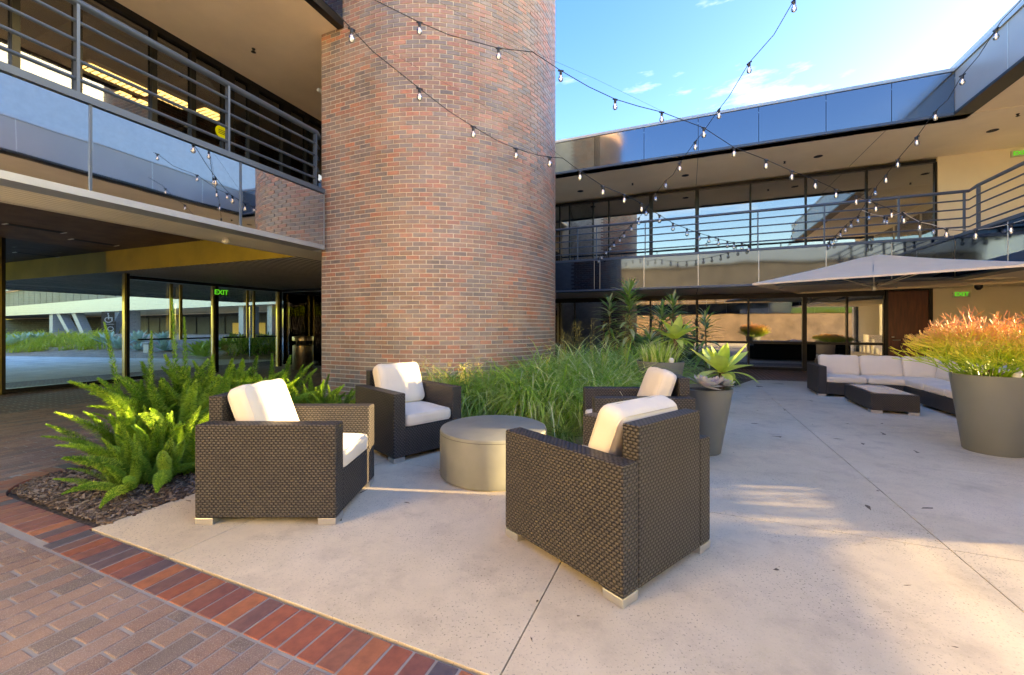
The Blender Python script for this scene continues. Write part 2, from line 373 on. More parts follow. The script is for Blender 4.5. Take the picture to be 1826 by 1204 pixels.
# mortar bed under the near pavers, textured pavers far away, driveway, mulch bed base
sheet('paving_bed', RF, [(-9.4, -6), (3.2, -6), (3.2, BIN - .002), (-5.2, BIN - .002), (-5.2, 9.5), (-9.4, 9.5)], -.004, M['mortar'])
sheet('far_paving', RF, [(-14.5, -6), (-9.402, -6), (-9.402, 9.502), (-5.2, 9.502), (-5.2, 16), (-14.5, 16)], -.006, M['far_brick'])
sheet('walk_paving', RF, [(-5.19, 11.62), (9, 11.62), (9, 14.3), (-5.19, 14.3)], .001, M['far_brick'])
sheet('driveway', RF, [(-60, -20), (-14.505, -20), (-14.505, 60), (-60, 60)], -.02, M['drive'])
sheet('side_paving', RF, [(3.21, -16), (30, -16), (30, 14), (9.01, 14), (9.01, 1.36), (3.21, 1.36)], -.006, M['concrete'])
sheet('rear_terrace', RF, [(-9.4, -13), (3.2, -13), (3.2, -1.7), (-9.4, -1.7)], .004, M['concrete'])
# bed outline with the round tip
RC = .46
def bed_edge(off):
    pts = [(-3.52, BIN - off)]
    cx, cy, r = -5.2 + RC, BIN + .03 + RC, RC + off
    pts = [(-3.52, cy - r), (cx, cy - r)] + [(cx - r * math.sin(R(t)), cy - r * math.cos(R(t))) for t in range(15, 90, 15)] + [(cx - r, cy)]
    return pts
# ---- mulch bed
def mulch_bed():
    b = MB(); nx, ny = 60, 80
    A0, A1, B0, B1 = -5.2, 2.6, 1.40, 12.0
    vs = []; cx, cy = -5.2 + RC, 1.40 + RC
    for j in range(ny + 1):
        for i in range(nx + 1):
            a = A0 + (A1 - A0) * (i / nx) ** 1.6; bb = B0 + (B1 - B0) * (j / ny) ** 1.7
            if a < cx and bb < cy:                     # round the tip
                d = math.hypot(a - cx, bb - cy)
                if d > RC: a = cx + (a - cx) * RC / d; bb = cy + (bb - cy) * RC / d
            e = min(a + 5.2, bb - 1.4, .4) / .4
            vs.append((a, bb, -.03 + .0 * e + random.uniform(-.006, .012) * max(0, e) + .02 * e))
    fs = [(j * (nx + 1) + i, j * (nx + 1) + i + 1, (j + 1) * (nx + 1) + i + 1, (j + 1) * (nx + 1) + i) for j in range(ny) for i in range(nx)]
    b.add(vs, fs); o = b.build('planting_bed', M['mulch'], smooth=True); o.matrix_world = framed(RF); o['kind'] = 'structure'
    # loose bark chips
    c = MB(); 
    for k in range(5200):
        a = random.uniform(-5.15, -3.5); bb = 1.45 + random.random() ** 1.4 * 2.3
        if a < cx and bb < cy and math.hypot(a - cx, bb - cy) > RC - .03: continue
        l = random.uniform(.008, .03); w = random.uniform(.003, .009); h = random.uniform(.002, .006)
        c.mat = framed(RF) @ Matrix.Translation((a, bb, -.008 + random.uniform(0, .016))) @ Euler((random.uniform(-.4, .4), random.uniform(-.5, .5), random.uniform(0, 6.28))).to_matrix().to_4x4()
        c.col = random.random(); c.box(-l, l, -w, w, -h, h)
    o = c.build('bark_chips', M['chip']); tag(o, 'loose bark chips covering the planting bed beside the curved brick edge', 'mulch', kind='stuff')
mulch_bed()
# ---- brick pieces
def brick_mesh(l, w, h, name, m, bev=.004):
    b = MB(); b.box(-w / 2, w / 2, -l / 2, l / 2, -h, 0); return b.mesh(name, m, bevel=bev)
pav_root = thing('brick_paving', 'grey speckled running bond brick paving along the left and front of the terrace', 'paving')
del pav_root['category'], pav_root['label']; pav_root['kind'] = 'structure'; pav_root.matrix_world = framed(RF)
bor_root = thing('brick_border', 'x', 'x'); del bor_root['category'], bor_root['label']; bor_root['kind'] = 'structure'; bor_root.matrix_world = framed(RF)
me_b = brick_mesh(TL - .012, TW - .011, .03, 'border_brick', M['border_brick'])
def border():
    k = 0
    a = -3.52 + 0
    n = int((3.2 + 3.6) / TW)
    z = lambda: random.uniform(-.0015, .0015)
    aa = -3.47
    while aa < 3.1: inst('brick', me_b, bor_root, (aa, (BIN + BOUT) / 2, z())); aa += TW
    cx, cy = -5.2 + RC, BIN + .03 + RC
    aa = -3.47 - TW
    while aa > cx: 
        inst('brick', me_b, bor_root, (aa, cy - RC - TL / 2 + .002 - .03 * min(1, (-3.52 - aa) / .3) * 0, z())); aa -= TW
    nb = 9; rm = RC + TL / 2
    for i in range(nb):
        t = R((i + .5) * 90 / nb)
        inst('brick', me_b, bor_root, (cx - rm * math.sin(t), cy - rm * math.cos(t), z()), (0, 0, -t), (1.0, 1, 1))
    bb = cy + TW / 2
    while bb < 4.9: inst('brick', me_b, bor_root, (cx - rm, bb, z()), (0, 0, R(90))); bb += TW
border()
def pavers():
    cells = []
    aoff = -9.4
    i = 0; cx, cy = -5.2 + RC, BIN + .03 + RC; ro = RC + TL
    for i in range(int((3.2 + 9.4) / TW)):
        a0 = aoff + i * TW; ac = a0 + TW / 2
        btop = BOUT - .003 if ac > cx else (cy - math.sqrt(max(0, ro * ro - (cx - ac) ** 2)) if ac > cx - ro else 9.5)
        b0 = -1.5 if ac > -6.2 else -1.5
        st = (.5 if i % 2 else 0) * TL + random.uniform(-.008, .008)
        bb = -1.6 + st
        while bb < btop - .03:
            e = min(bb + TL, btop); l = e - bb
            if l > .03: cells.append((ac, (bb + e) / 2, l))
            bb += TL
    vis = []
    for ac, bc, l in cells:
        w = RF.w(ac, bc)
        if w.y > .9 and abs(w.x / w.y) < 1.45 and F * HC / w.y + HY < 1290: vis.append((w.length, ac, bc, l, random.random(), random.uniform(-.0015, .0015)))
    vis.sort(); cache = {}
    for d, ac, bc, l, r, z in vis[:300]:
        key = round(l, 2)
        if key not in cache: cache[key] = brick_mesh(key - .010, TW - .010, .03, 'paver', M['paver_brick'])
        inst('paver', cache[key], pav_root, (ac, bc, z))
    c = MB()
    for d, ac, bc, l, r, z in vis[300:]:
        c.col = r; c.box(ac - TW / 2 + .005, ac + TW / 2 - .005, bc - l / 2 + .005, bc + l / 2 - .005, -.02, z)
    o = c.build('paver_field', M['paver_brick'], pav_root); o['kind'] = 'stuff'
pavers()
# ---- concrete slabs between the joints
def clip(poly, x0, x1, y0, y1):
    def cut(p, ins, inter):
        out = []
        for i in range(len(p)):
            A, B = p[i - 1], p[i]; ia, ib = ins(A), ins(B)
            if ib:
                if not ia: out.append(inter(A, B))
                out.append(B)
            elif ia: out.append(inter(A, B))
        return out
    def ix(x): return lambda A, B: (x, A[1] + (B[1] - A[1]) * (x - A[0]) / (B[0] - A[0]))
    def iy(y): return lambda A, B: (A[0] + (B[0] - A[0]) * (y - A[1]) / (B[1] - A[1]), y)
    for ins, it in ((lambda p: p[0] >= x0, ix(x0)), (lambda p: p[0] <= x1, ix(x1)), (lambda p: p[1] >= y0, iy(y0)), (lambda p: p[1] <= y1, iy(y1))):
        if not poly: return poly
        poly = cut(poly, ins, it)
    return poly
CONC = [(-3.52, BIN + .012), (9, BIN + .012), (9, 11.61), (1.9, 11.61), (1.45, 11.45), (.75, 9.6), (.1, 8), (-.45, 6.6), (-.8, 5.5), (-.98, 4.9), (-1.6, 4.5), (-2.5, 4.25), (-3.52, 4.15)]
patio = thing('concrete_terrace', 'x', 'x'); del patio['category'], patio['label']; patio['kind'] = 'structure'; patio.matrix_world = framed(RF)
AL = [-9, -2.69, -.64, 1.41, 3.46, 5.51, 9.1]; BL = [1.3, 3.2, 4.98, 6.8, 8.6, 10.3, 11.7]
for i in range(len(AL) - 1):
    for j in range(len(BL) - 1):
        g = .003
        p = clip(CONC, AL[i] + g, AL[i + 1] - g, BL[j] + g, BL[j + 1] - g)
        if len(p) > 2:
            q = []
            for v in p:
                if not q or (abs(v[0] - q[-1][0]) + abs(v[1] - q[-1][1])) > 1e-4: q.append(v)
            if len(q) > 2:
                b = MB(); b.prism(q, -.06, .0008); b.build('concrete_slab', M['concrete'], patio, bevel=.002)
joint = sheet('joint_filler', RF, [(-3.5, 1.39), (8.9, 1.39), (8.9, 11.5), (2.2, 11.5), (-.4, 5.4), (-3.5, 4.1)], -.012, M['black'])

# ------------------------------------------------------------------ BRICK TOWER
TA, TB, TR = -5.511, 4.993, 2.25; TAC = -4.570; TBC = TB + TR
def tower():
    root = thing('brick_tower', 'tall rounded red brown brick tower rising between the two office wings', 'tower')
    root.matrix_world = framed(RF)
    H = 8.4
    core = MB(); pts = [(TA + .004, TB + .004)]
    for t in range(0, 181, 5): pts.append((TAC + (TR - .004) * math.sin(R(t)), TBC - (TR - .004) * math.cos(R(t))))
    pts.append((TA + .004, TBC + TR - .004))
    core.prism(pts, -.05, H); core.build('mortar_core', M['mortar_tower'], root)
    cop = MB(); cop.prism([(TAC + (p[0] - TAC) * 1.03, TBC + (p[1] - TBC) * 1.03) for p in pts], H, H + .12); cop.build('coping', M['cap'], root)
    Lb, Hb, Dp = .203, .0677, .06
    flat = TAC - TA; 
    def frame_at(s):
        if s < flat: return (TA + s, TB, 0)
        t = (s - flat) / TR; return (TAC + TR * math.sin(t), TBC - TR * math.cos(t), t)
    total = flat + TR * R(152)
    items = []
    for c in range(int(H / Hb)):
        z = c * Hb + Hb / 2; s = -Lb / 2 if c % 2 else 0
        while s < total:
            s0, s1 = max(s, 0), s + Lb; l = s1 - s0
            if l > .05:
                a, bb, t = frame_at((s0 + s1) / 2); w = RF.w(a, bb)
                items.append((math.hypot(w.length, z - HC) + (30 if t > R(95) else 0) + (20 if z < .35 else 0), a, bb, t, z, l))
            s += Lb
    items.sort(); cache = {}; st = MB()
    for i, (d, a, bb, t, z, l) in enumerate(items):
        pr = random.uniform(-.0015, .002)
        if i < 300:
            key = round(l, 3)
            if key not in cache:
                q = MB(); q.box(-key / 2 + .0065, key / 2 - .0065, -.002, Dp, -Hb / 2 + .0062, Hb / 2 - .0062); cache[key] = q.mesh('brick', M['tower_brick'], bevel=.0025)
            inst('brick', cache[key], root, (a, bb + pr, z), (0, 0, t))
        else:
            st.mat = Matrix.Translation((a, bb, z)) @ Matrix.Rotation(t, 4, 'Z'); st.col = random.random()
            st.box(-l / 2 + .0065, l / 2 - .0065, -.002 + pr, Dp, -Hb / 2 + .0062, Hb / 2 - .0062)
    # return face on the left side
    for c in range(int(H / Hb)):
        z = c * Hb + Hb / 2; y = -(Lb / 2 if c % 2 else 0) * 1.0
        while y < 4.0:
            y0 = max(y, 0)
            st.mat = Matrix.Translation((TA, TB + (y0 + y + Lb) / 2 + .012, z)) @ Matrix.Rotation(R(-90), 4, 'Z'); st.col = random.random()
            l = y + Lb - y0; st.box(-l / 2 + .005, l / 2 - .005, -.003, .05, -Hb / 2 + .005, Hb / 2 - .005); y += Lb
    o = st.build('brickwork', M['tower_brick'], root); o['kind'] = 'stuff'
tower()

# ------------------------------------------------------------------ shared building pieces (in a frame: x along a, y along b)
def panels(root, axis, c, cuts, z0, z1, m, th=.03, gap=.006, face=-1, name='fascia_panel'):
    """row of mirror panels. axis 'x': panels run along a at b=c, facing -b; 'y': run along b at a=c"""
    for i in range(len(cuts) - 1):
        u0, u1 = cuts[i] + gap, cuts[i + 1] - gap; b = MB()
        if axis == 'x': b.box(u0, u1, min(c, c - face * th), max(c, c - face * th), z0, z1)
        else: b.box(min(c, c - face * th), max(c, c - face * th), u0, u1, z0, z1)
        b.build(name, m, root)
def railing(root, pathf, posts, zs, zbase, m, top_r=.034, r=.017, corner=None):
    rr = bpy.data.objects.new('balcony_railing', None); COL.objects.link(rr); rr.parent = root
    for k, z in enumerate(zs):
        b = MB(); b.tube([(p[0], p[1], z) for p in pathf], top_r if k == 0 else r, 10); b.build('rail', m, rr, smooth=True)
    for p in posts:
        b = MB(); b.box(p[0] - .012, p[0] + .012, p[1] - .03, p[1] + .03, zbase, zs[0] - .02) if len(p) < 3 else b.box(p[0] - .03, p[0] + .03, p[1] - .012, p[1] + .012, zbase, zs[0] - .02)
        b.build('post', m, rr)
    return rr
def letters(txt, size, m, name, parent, mat, th=.004):
    cu = bpy.data.curves.new(name, 'FONT'); cu.body = txt; cu.size = size; cu.extrude = th; cu.align_x = 'CENTER'; cu.align_y = 'CENTER'; cu.offset = size * .018
    o = bpy.data.objects.new(name, cu); COL.objects.link(o); bpy.context.view_layer.update()
    me = bpy.data.meshes.new_from_object(o.evaluated_get(bpy.context.evaluated_depsgraph_get())); bpy.data.objects.remove(o)
    me.materials.clear(); me.materials.append(m); p = bpy.data.objects.new(name, me); COL.objects.link(p); p.parent = parent; p.matrix_local = mat; return p

# ------------------------------------------------------------------ RIGHT / BACK OFFICE BUILDING
GB, FB = 14.31, 11.62            # glass plane, fascia plane
WA, WG = 5.19, 7.9               # east wing fascia plane and wall
Z1, Z2, Z3, Z4 = 2.295, 3.208, 5.74, 6.73
def back_building():
    root = thing('office_building', 'two storey office building with mirrored fascia bands and open gallery behind the sofa', 'building')
    root.matrix_world = framed(RF)
    X = lambda px: RF.a_at(px, FB); G = lambda px: RF.a_at(px, GB)
    seams = [-10.6, -9.2, -7.8, -6.4, -5.0, -3.6, -2.25] + [X(p) for p in (1059.8, 1148.4, 1245, 1353, 1473, 1590)] + [WA]
    panels(root, 'x', FB, seams, Z1 + .05, Z2 - .06, M['mirror_dark'])
    panels(root, 'x', FB, seams, Z3 + .06, Z4 - .07, M['mirror_blue'])
    for z0, z1, nm, m in ((Z1, Z1 + .048, 'fascia_trim', M['bluemetal']), (Z2 - .058, Z2, 'gallery_edge', M['bluemetal']), (Z3, Z3 + .058, 'roof_trim', M['bluemetal']), (Z4 - .068, Z4, 'roof_cap', M['cap'])):
        b = MB(); b.box(-10.6, WA - .03, FB - .03, FB + .3, z0, z1); b.build(nm, m, root)
    for s in seams[1:-1]: b = MB(); b.box(s - .006, s + .006, FB - .008, FB + .012, Z1 + .05, Z2 - .06); b.build('panel_seam', M['alu'], root)
    b = MB(); b.box(-10.6, WA + 3, FB + .04, GB + .0, Z3, Z3 + .05); b.box(-10.6, WA + 3, FB + .31, GB + 9, Z3 + .06, Z4 - .08); b.build('roof', M['plain_soffit'], root)
    b = MB(); b.box(-10.6, WA + 3, FB + .31, GB, Z1 + .002, Z1 + .04); b.box(-10.6, WA + 3, FB + .05, GB + 9, Z1 + .05, Z2 - .07); b.build('gallery_slab', M['plain_soffit'], root)
    # soffit joints
    b = MB()
    for p in (1245, 1590):
        s = X(p); b.box(s - .005, s + .005, FB + .3, GB - .1, Z3 - .002, Z3); b.box(s - .005, s + .005, FB + .32, GB - .1, Z1 - .001, Z1 + .003)
    b.build('soffit_joint', M['black'], root)
    # windows upper
    mu = [-10.6, -9.3, -8, -6.7, -5.4, -4.2, -3.0] + [G(p) for p in (1016, 1086, 1161, 1243, 1338, 1436.6, 1544.8, 1667)]
    def glazing(cuts, z0, z1, m, thick=(), sill=.05):
        for i in range(len(cuts) - 1):
            w = MB(); w.box(cuts[i] + .03, cuts[i + 1] - .03, GB - .005, GB + .005, z0, z1); f = w.build('window_pane', m, root)
        b = MB()
        for c in cuts:
            t = .055 if any(abs(c - q) < .01 for q in thick) else .022
            b.box(c - t, c + t, GB - .05, GB + .05, z0, z1)
        b.box(cuts[0], cuts[-1], GB - .055, GB + .055, z1, z1 + sill * 1.6); b.box(cuts[0], cuts[-1], GB - .055, GB + .055, z0 - sill, z0)
        b.build('window_frame', M['darkframe'], root)
    glazing(mu, Z2 + .08, Z3 - .14, M['tint_glass'], [G(1161), G(1243)])
    ml = [-10.6, -9.0, -7.4, -5.8, -4.2] + [G(p) for p in (1025, 1160, 1243, 1334.6, 1434, 1510, 1576)]
    glazing(ml, .10, Z1 - .16, M['dark_glass'], [G(1434)], .09)
    b = MB(); b.box(ml[6], ml[-1], GB - .03, GB - .0, .78, .85); b.build('push_rail', M['darkframe'], root)
    # wall right of the windows
    xw, xd0, xd1 = G(1667) + .03, G(1583), G(1655)
    b = MB(); b.box(xw + .025, 12, GB, GB + .2, Z2 - .05, Z3 + .01); b.box(G(1662), 12, GB, GB + .2, -.05, Z1 + .02); b.build('stucco_wall', M['stucco_wall'], root)
    d = MB(); d.box(xd0, xd1, GB - .02, GB + .04, .03, Z1 - .05); dr = d.build('door', M['walnut'], root, bevel=.004)
    h = MB(); h.tube([(xd0 + .10, GB - .03, .93), (xd0 + .10, GB - .08, .93), (xd0 + .24, GB - .08, .93)], .012, 8); h.lathe([(.03, 1.0), (.03, 1.02)], 10, (xd0 + .1, GB - .03)); h.build('handle', M['alu'], dr, smooth=True)
    b = MB(); b.box(G(1576) + .03, xd0 - .005, GB - .05, GB + .1, 0, Z1); b.box(xd1 + .005, G(1662), GB - .05, GB + .1, 0, Z1); b.box(xd0, xd1, GB - .05, GB + .1, Z1 - .045, Z1); b.build('door_frame', M['darkframe'], root)
    # rooms
    b = MB()
    for z0, z1 in ((Z2, Z3), (0, Z1)):
        b.box(-10.6, 6.2, GB + 6.0, GB + 6.1, z0, z1); b.box(-10.7, -10.6, GB, GB + 6, z0, z1); b.box(6.2, 6.3, GB + .25, GB + 6, z0, z1)
    b.build('room_wall', M['interior'], root)
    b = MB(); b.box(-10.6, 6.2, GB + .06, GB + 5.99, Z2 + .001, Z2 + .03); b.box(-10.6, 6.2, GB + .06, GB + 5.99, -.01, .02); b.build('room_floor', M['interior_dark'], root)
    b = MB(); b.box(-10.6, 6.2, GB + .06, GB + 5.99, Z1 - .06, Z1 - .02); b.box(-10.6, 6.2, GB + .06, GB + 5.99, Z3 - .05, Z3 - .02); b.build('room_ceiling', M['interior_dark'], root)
    b = MB(); b.tube([(G(1243), GB + 1.3, 5.0), (8, GB + 1.3, 5.0)], .2, 16); b.tube([(G(1090), GB + 2.6, 5.1), (G(1243), GB + 2.6, 5.1)], .16, 14)
    for i in range(30): 
        x = G(1243) + i * .22
        if x < 6: b.tube([(x, GB + 1.3, 5.0), (x + .02, GB + 1.3, 5.0)], .208, 16)
    b.build('air_duct', M['duct'], root, smooth=True)
    b = MB(); b.box(G(1290), G(1312), GB + 1.0, GB + 1.1, 4.86, 5.03); b.build('air_grille', M['print_white'], root)
    b = MB()
    for p in (1238, 1370, 1480): b.box(G(p), G(p) + .22, GB + .5, GB + 5, 5.12, 5.3)
    b.build('ceiling_beam', M['stucco_wall'], root)
    b = MB(); b.box(-10.6, 14, GB + 9.02, 62, 0, Z4 - .1); b.build('sun_block_mass', M['plain_soffit'], root)  # unseen mass added to keep the sun off the far wing
    # railing
    RB = FB + .25; P = lambda px: RF.a_at(px, RB)
    zs = (4.18, 3.99, 3.80, 3.61, 3.42); ca = P(1728)
    path = [(-10.5, RB), (ca, RB), (P(1763), RB - .42), (P(1763) + .0, -9)]
    path = [(-10.5, RB), (ca, RB), (WA + .28, RB - .40), (WA + .28, 2.4)]
    posts = [(-9.7 + i * 1.35, RB) for i in range(6)] + [(P(p), RB) for p in (1063.7, 1150.5, 1245.5, 1351.4, 1469.8, 1602.4, 1719.3)] + [(WA + .28, RB - .42 - i * 1.35, 0) for i in range(7)]
    railing(root, path, posts, zs, Z2, M['bluemetal'])
    # EXIT signs, soffit fittings
    def exit_sign(a, z, c):
        s = MB(); s.box(a - .17, a + .17, c - .045, c - .005, z - .075, z + .075); p = s.build('exit_sign', M['exit_plate'], root, bevel=.005)
        letters('EXIT', .135, M['exit_green'], 'exit_lettering', p, Matrix.Translation((a, c - .049, z)) @ Matrix.Rotation(R(90), 4, 'X'))
    exit_sign(G(1713), 1.3 + (HY - 525) / F * (GB / (RF.s * (1713 - HX) / F + RF.c)), GB)
    exit_sign(G(1818), 1.3 + (HY - 274) / F * (GB / (RF.s * (1818 - HX) / F + RF.c)), GB)
    def on_soffit(px, py, z):
        Y = F * (z - HC) / (HY - py); return RF.ab((px - HX) / F * Y, Y)
    for px, py in ((1035, 341), (1222, 313), (1459, 279), (1770, 233)):
        a, bb = on_soffit(px, py, Z3); q = MB(); q.lathe([(.10, Z3 - .004), (.10, Z3 - .0005)], 20, (a, bb)); q.build('soffit_downlight', M['black'], root)
    for px, py in ((1128, 327), (1399, 288), (1815, 203)):
        a, bb = on_soffit(px, py, Z3); q = MB(); q.lathe([(.012, Z3 - .06), (.035, Z3 - .05), (.015, Z3 - .03), (.03, Z3 - .001)], 10, (a, bb)); q.build('sprinkler_head', M['darkframe'], root)
    for px, py in ((1025, 523.5), (1222, 516), (1110, 522)):
        a, bb = on_soffit(px, py, Z1); q = MB(); q.lathe([(.09, Z1 - .003), (.09, Z1 - .0005)], 18, (a, bb)); q.build('soffit_downlight', M['stucco'], root)
    a, bb = on_soffit(1777, 500, Z1 ); q = MB(); q.lathe([(.09, Z1 - .004), (.09, Z1 - .0005)], 18, (a, 13.2)); q.build('lit_downlight', M['downlight'], root)
    q = MB(); q.lathe([(.03, Z1 - .16), (.07, Z1 - .11), (.07, Z1 - .06), (.04, Z1 - .001)], 14, (RF.a_at(1745, 12.9), 12.9)); q.build('security_light', M['darkframe'], root)
    return root
back_building()
def east_wing():
    root = thing('east_wing', 'gallery wing with tan soffit and sunlit mirrored roof band at the right edge', 'building')
    root.matrix_world = framed(RF)
    cuts = [FB - i * 1.55 for i in range(7)][::-1]
    y0 = cuts[0]
    panels(root, 'y', WA, cuts, Z1 + .05, Z2 - .06, M['mirror_dark'])
    panels(root, 'y', WA, cuts, Z3 + .06, Z4 - .07, M['mirror_pale'])
    for z0, z1, nm, m in ((Z1, Z1 + .048, 'fascia_trim', M['bluemetal']), (Z2 - .058, Z2, 'gallery_edge', M['bluemetal']), (Z3, Z3 + .058, 'roof_trim', M['darkframe']), (Z4 - .068, Z4, 'roof_cap', M['cap'])):
        b = MB(); b.box(WA - .03 if nm != 'x' else WA, WA + .3, y0, FB + (.29 if nm == 'roof_cap' or True else 0), z0, z1); b.build(nm, m, root)
    for s in cuts[1:-1]:
        for z0, z1 in ((Z3 + .06, Z4 - .07), (Z1 + .05, Z2 - .06)): b = MB(); b.box(WA - .006, WA + .01, s - .006, s + .006, z0, z1); b.build('panel_seam', M['alu'], root)
    b = MB(); b.box(WA + .31, WG + 2.2, y0, FB + .0, Z3 + .003, Z3 + .05); b.box(WA + .31, WG + 2.2, y0, FB, Z3 + .07, Z4 - .08); b.build('roof', M['stucco'], root)
    b = MB(); b.box(WA + .31, WG + .2, y0, FB, Z1 + .002, Z1 + .04); b.box(WA + .04, WG + .2, y0, FB, Z1 + .052, Z2 - .07); b.build('gallery_slab', M['plain_soffit'], root)
    b = MB(); b.box(WG, WG + .2, y0, GB, Z2, Z3); b.build('upper_wall', M['stucco_wall'], root)
    b = MB(); 
    for k in range(4): b.box(WG - .01, WG, y0 + .3 + k * 2.1, y0 + 2.2 + k * 2.1, Z2 + .1, Z3 - .3)
    b.build('upper_window', M['dark_glass'], root)
    b = MB(); b.box(WG, WG + .25, 9.2, GB, -.05, Z1); b.box(WG, WG + .25, y0 - .3, 2.6, -.05, Z1)
    for q0, q1, zz in ((2.6, 3.5, .55), (3.5, 5.3, .92), (6.2, 7.05, .92), (7.95, 9.2, .92)): b.box(WG + .01, WG + .2, q0, q1, zz, Z1)  # header panels added out of view, gaps shaped to steer the sun
    for q0, zz in ((2.75, .30), (3.15, .62), (3.6, .45), (4.2, .70), (4.6, .30), (8.2, .5), (8.6, .35)): b.box(WG + .02, WG + .12, q0, q0 + .22, -.05, zz)  # low blocks added to break up the sun patches
    b.build('lower_wall', M['stucco_wall'], root)
    for q0, q1, th in ((2.6, 5.3, .028), (5.3, 6.2, .022), (6.2, 7.05, .03), (7.05, 7.95, .018), (7.95, 9.2, .03)):
        for k in range(46): b = MB(); b.box(WG + .05, WG + .09, q0, q1, k * .05, k * .05 + th); b.build('sun_dimming_slat', M['alu'], root)  # slats added out of view to dim the sun through the openings
    b = MB()
    for y in (2.7, 6.6, 9.0): b.box(WG - .1, WG + .15, y - .13, y + .13, -.05, Z1)
    b.build('column', M['bluemetal'], root)
    b = MB(); b.box(WA + 2.4, WA + 2.6, y0, FB + 6, Z4, 9.4); b.build('sun_block_screen', M['cap'], root)  # unseen screen added to keep the low sun off the tower
M['mirror_pale'] = simple('satin_grey_panel', (.33, .33, .34), .3, .1, var=.05, scale=1)
east_wing()
def south_wing():
    root = thing('south_wing', 'pale stucco wing closing the courtyard behind the viewer, seen only mirrored in the glass', 'building')
    root.matrix_world = framed(RF)
    y = -9.5; cuts = [-13.5 + i * 1.5 for i in range(25)] 
    panels(root, 'x', y, cuts, Z1, Z2, M['mirror_dark'], face=1); panels(root, 'x', y, cuts, Z3, Z4, M['mirror_pale'], face=1)
    b = MB(); b.box(-13.5, 22, y - 3, y - .04, Z3, Z4 - .1); b.box(-13.5, 22, y - 3, y - .04, Z1, Z2 - .1); q = MB(); q.box(-13.5, 22, y - .5, y - .42, Z2, Z3); q.build('upper_wall', M['brown_wall'], root); b.build('slab', M['plain_soffit'], root)
    b = MB(); b.box(-13.5, 22, y - .3, y - .1, -.05, Z1 - .01); b.build('dark_wall', M['brown_wall'], root)
    railing(root, [(-13, y - .2), (8.5, y - .2)], [(-12.5 + i * 1.4, y - .2) for i in range(15)], (4.18, 3.99, 3.80, 3.61, 3.42), Z2, M['alu'])
south_wing()
w = RF.w(24, 0); b = MB(); b.box(-.5, .5, -14, 16, -.05, 2.0); o = b.build('horizon_cover_wall', M['stucco_wall']); o.location = w; o.rotation_euler = (0, 0, RF.rz); tag(o, 'low tan wall added beyond the east wing to cover the bright horizon mirrored in the far glass', 'wall')  # added out of view so the glass does not mirror the bright horizon

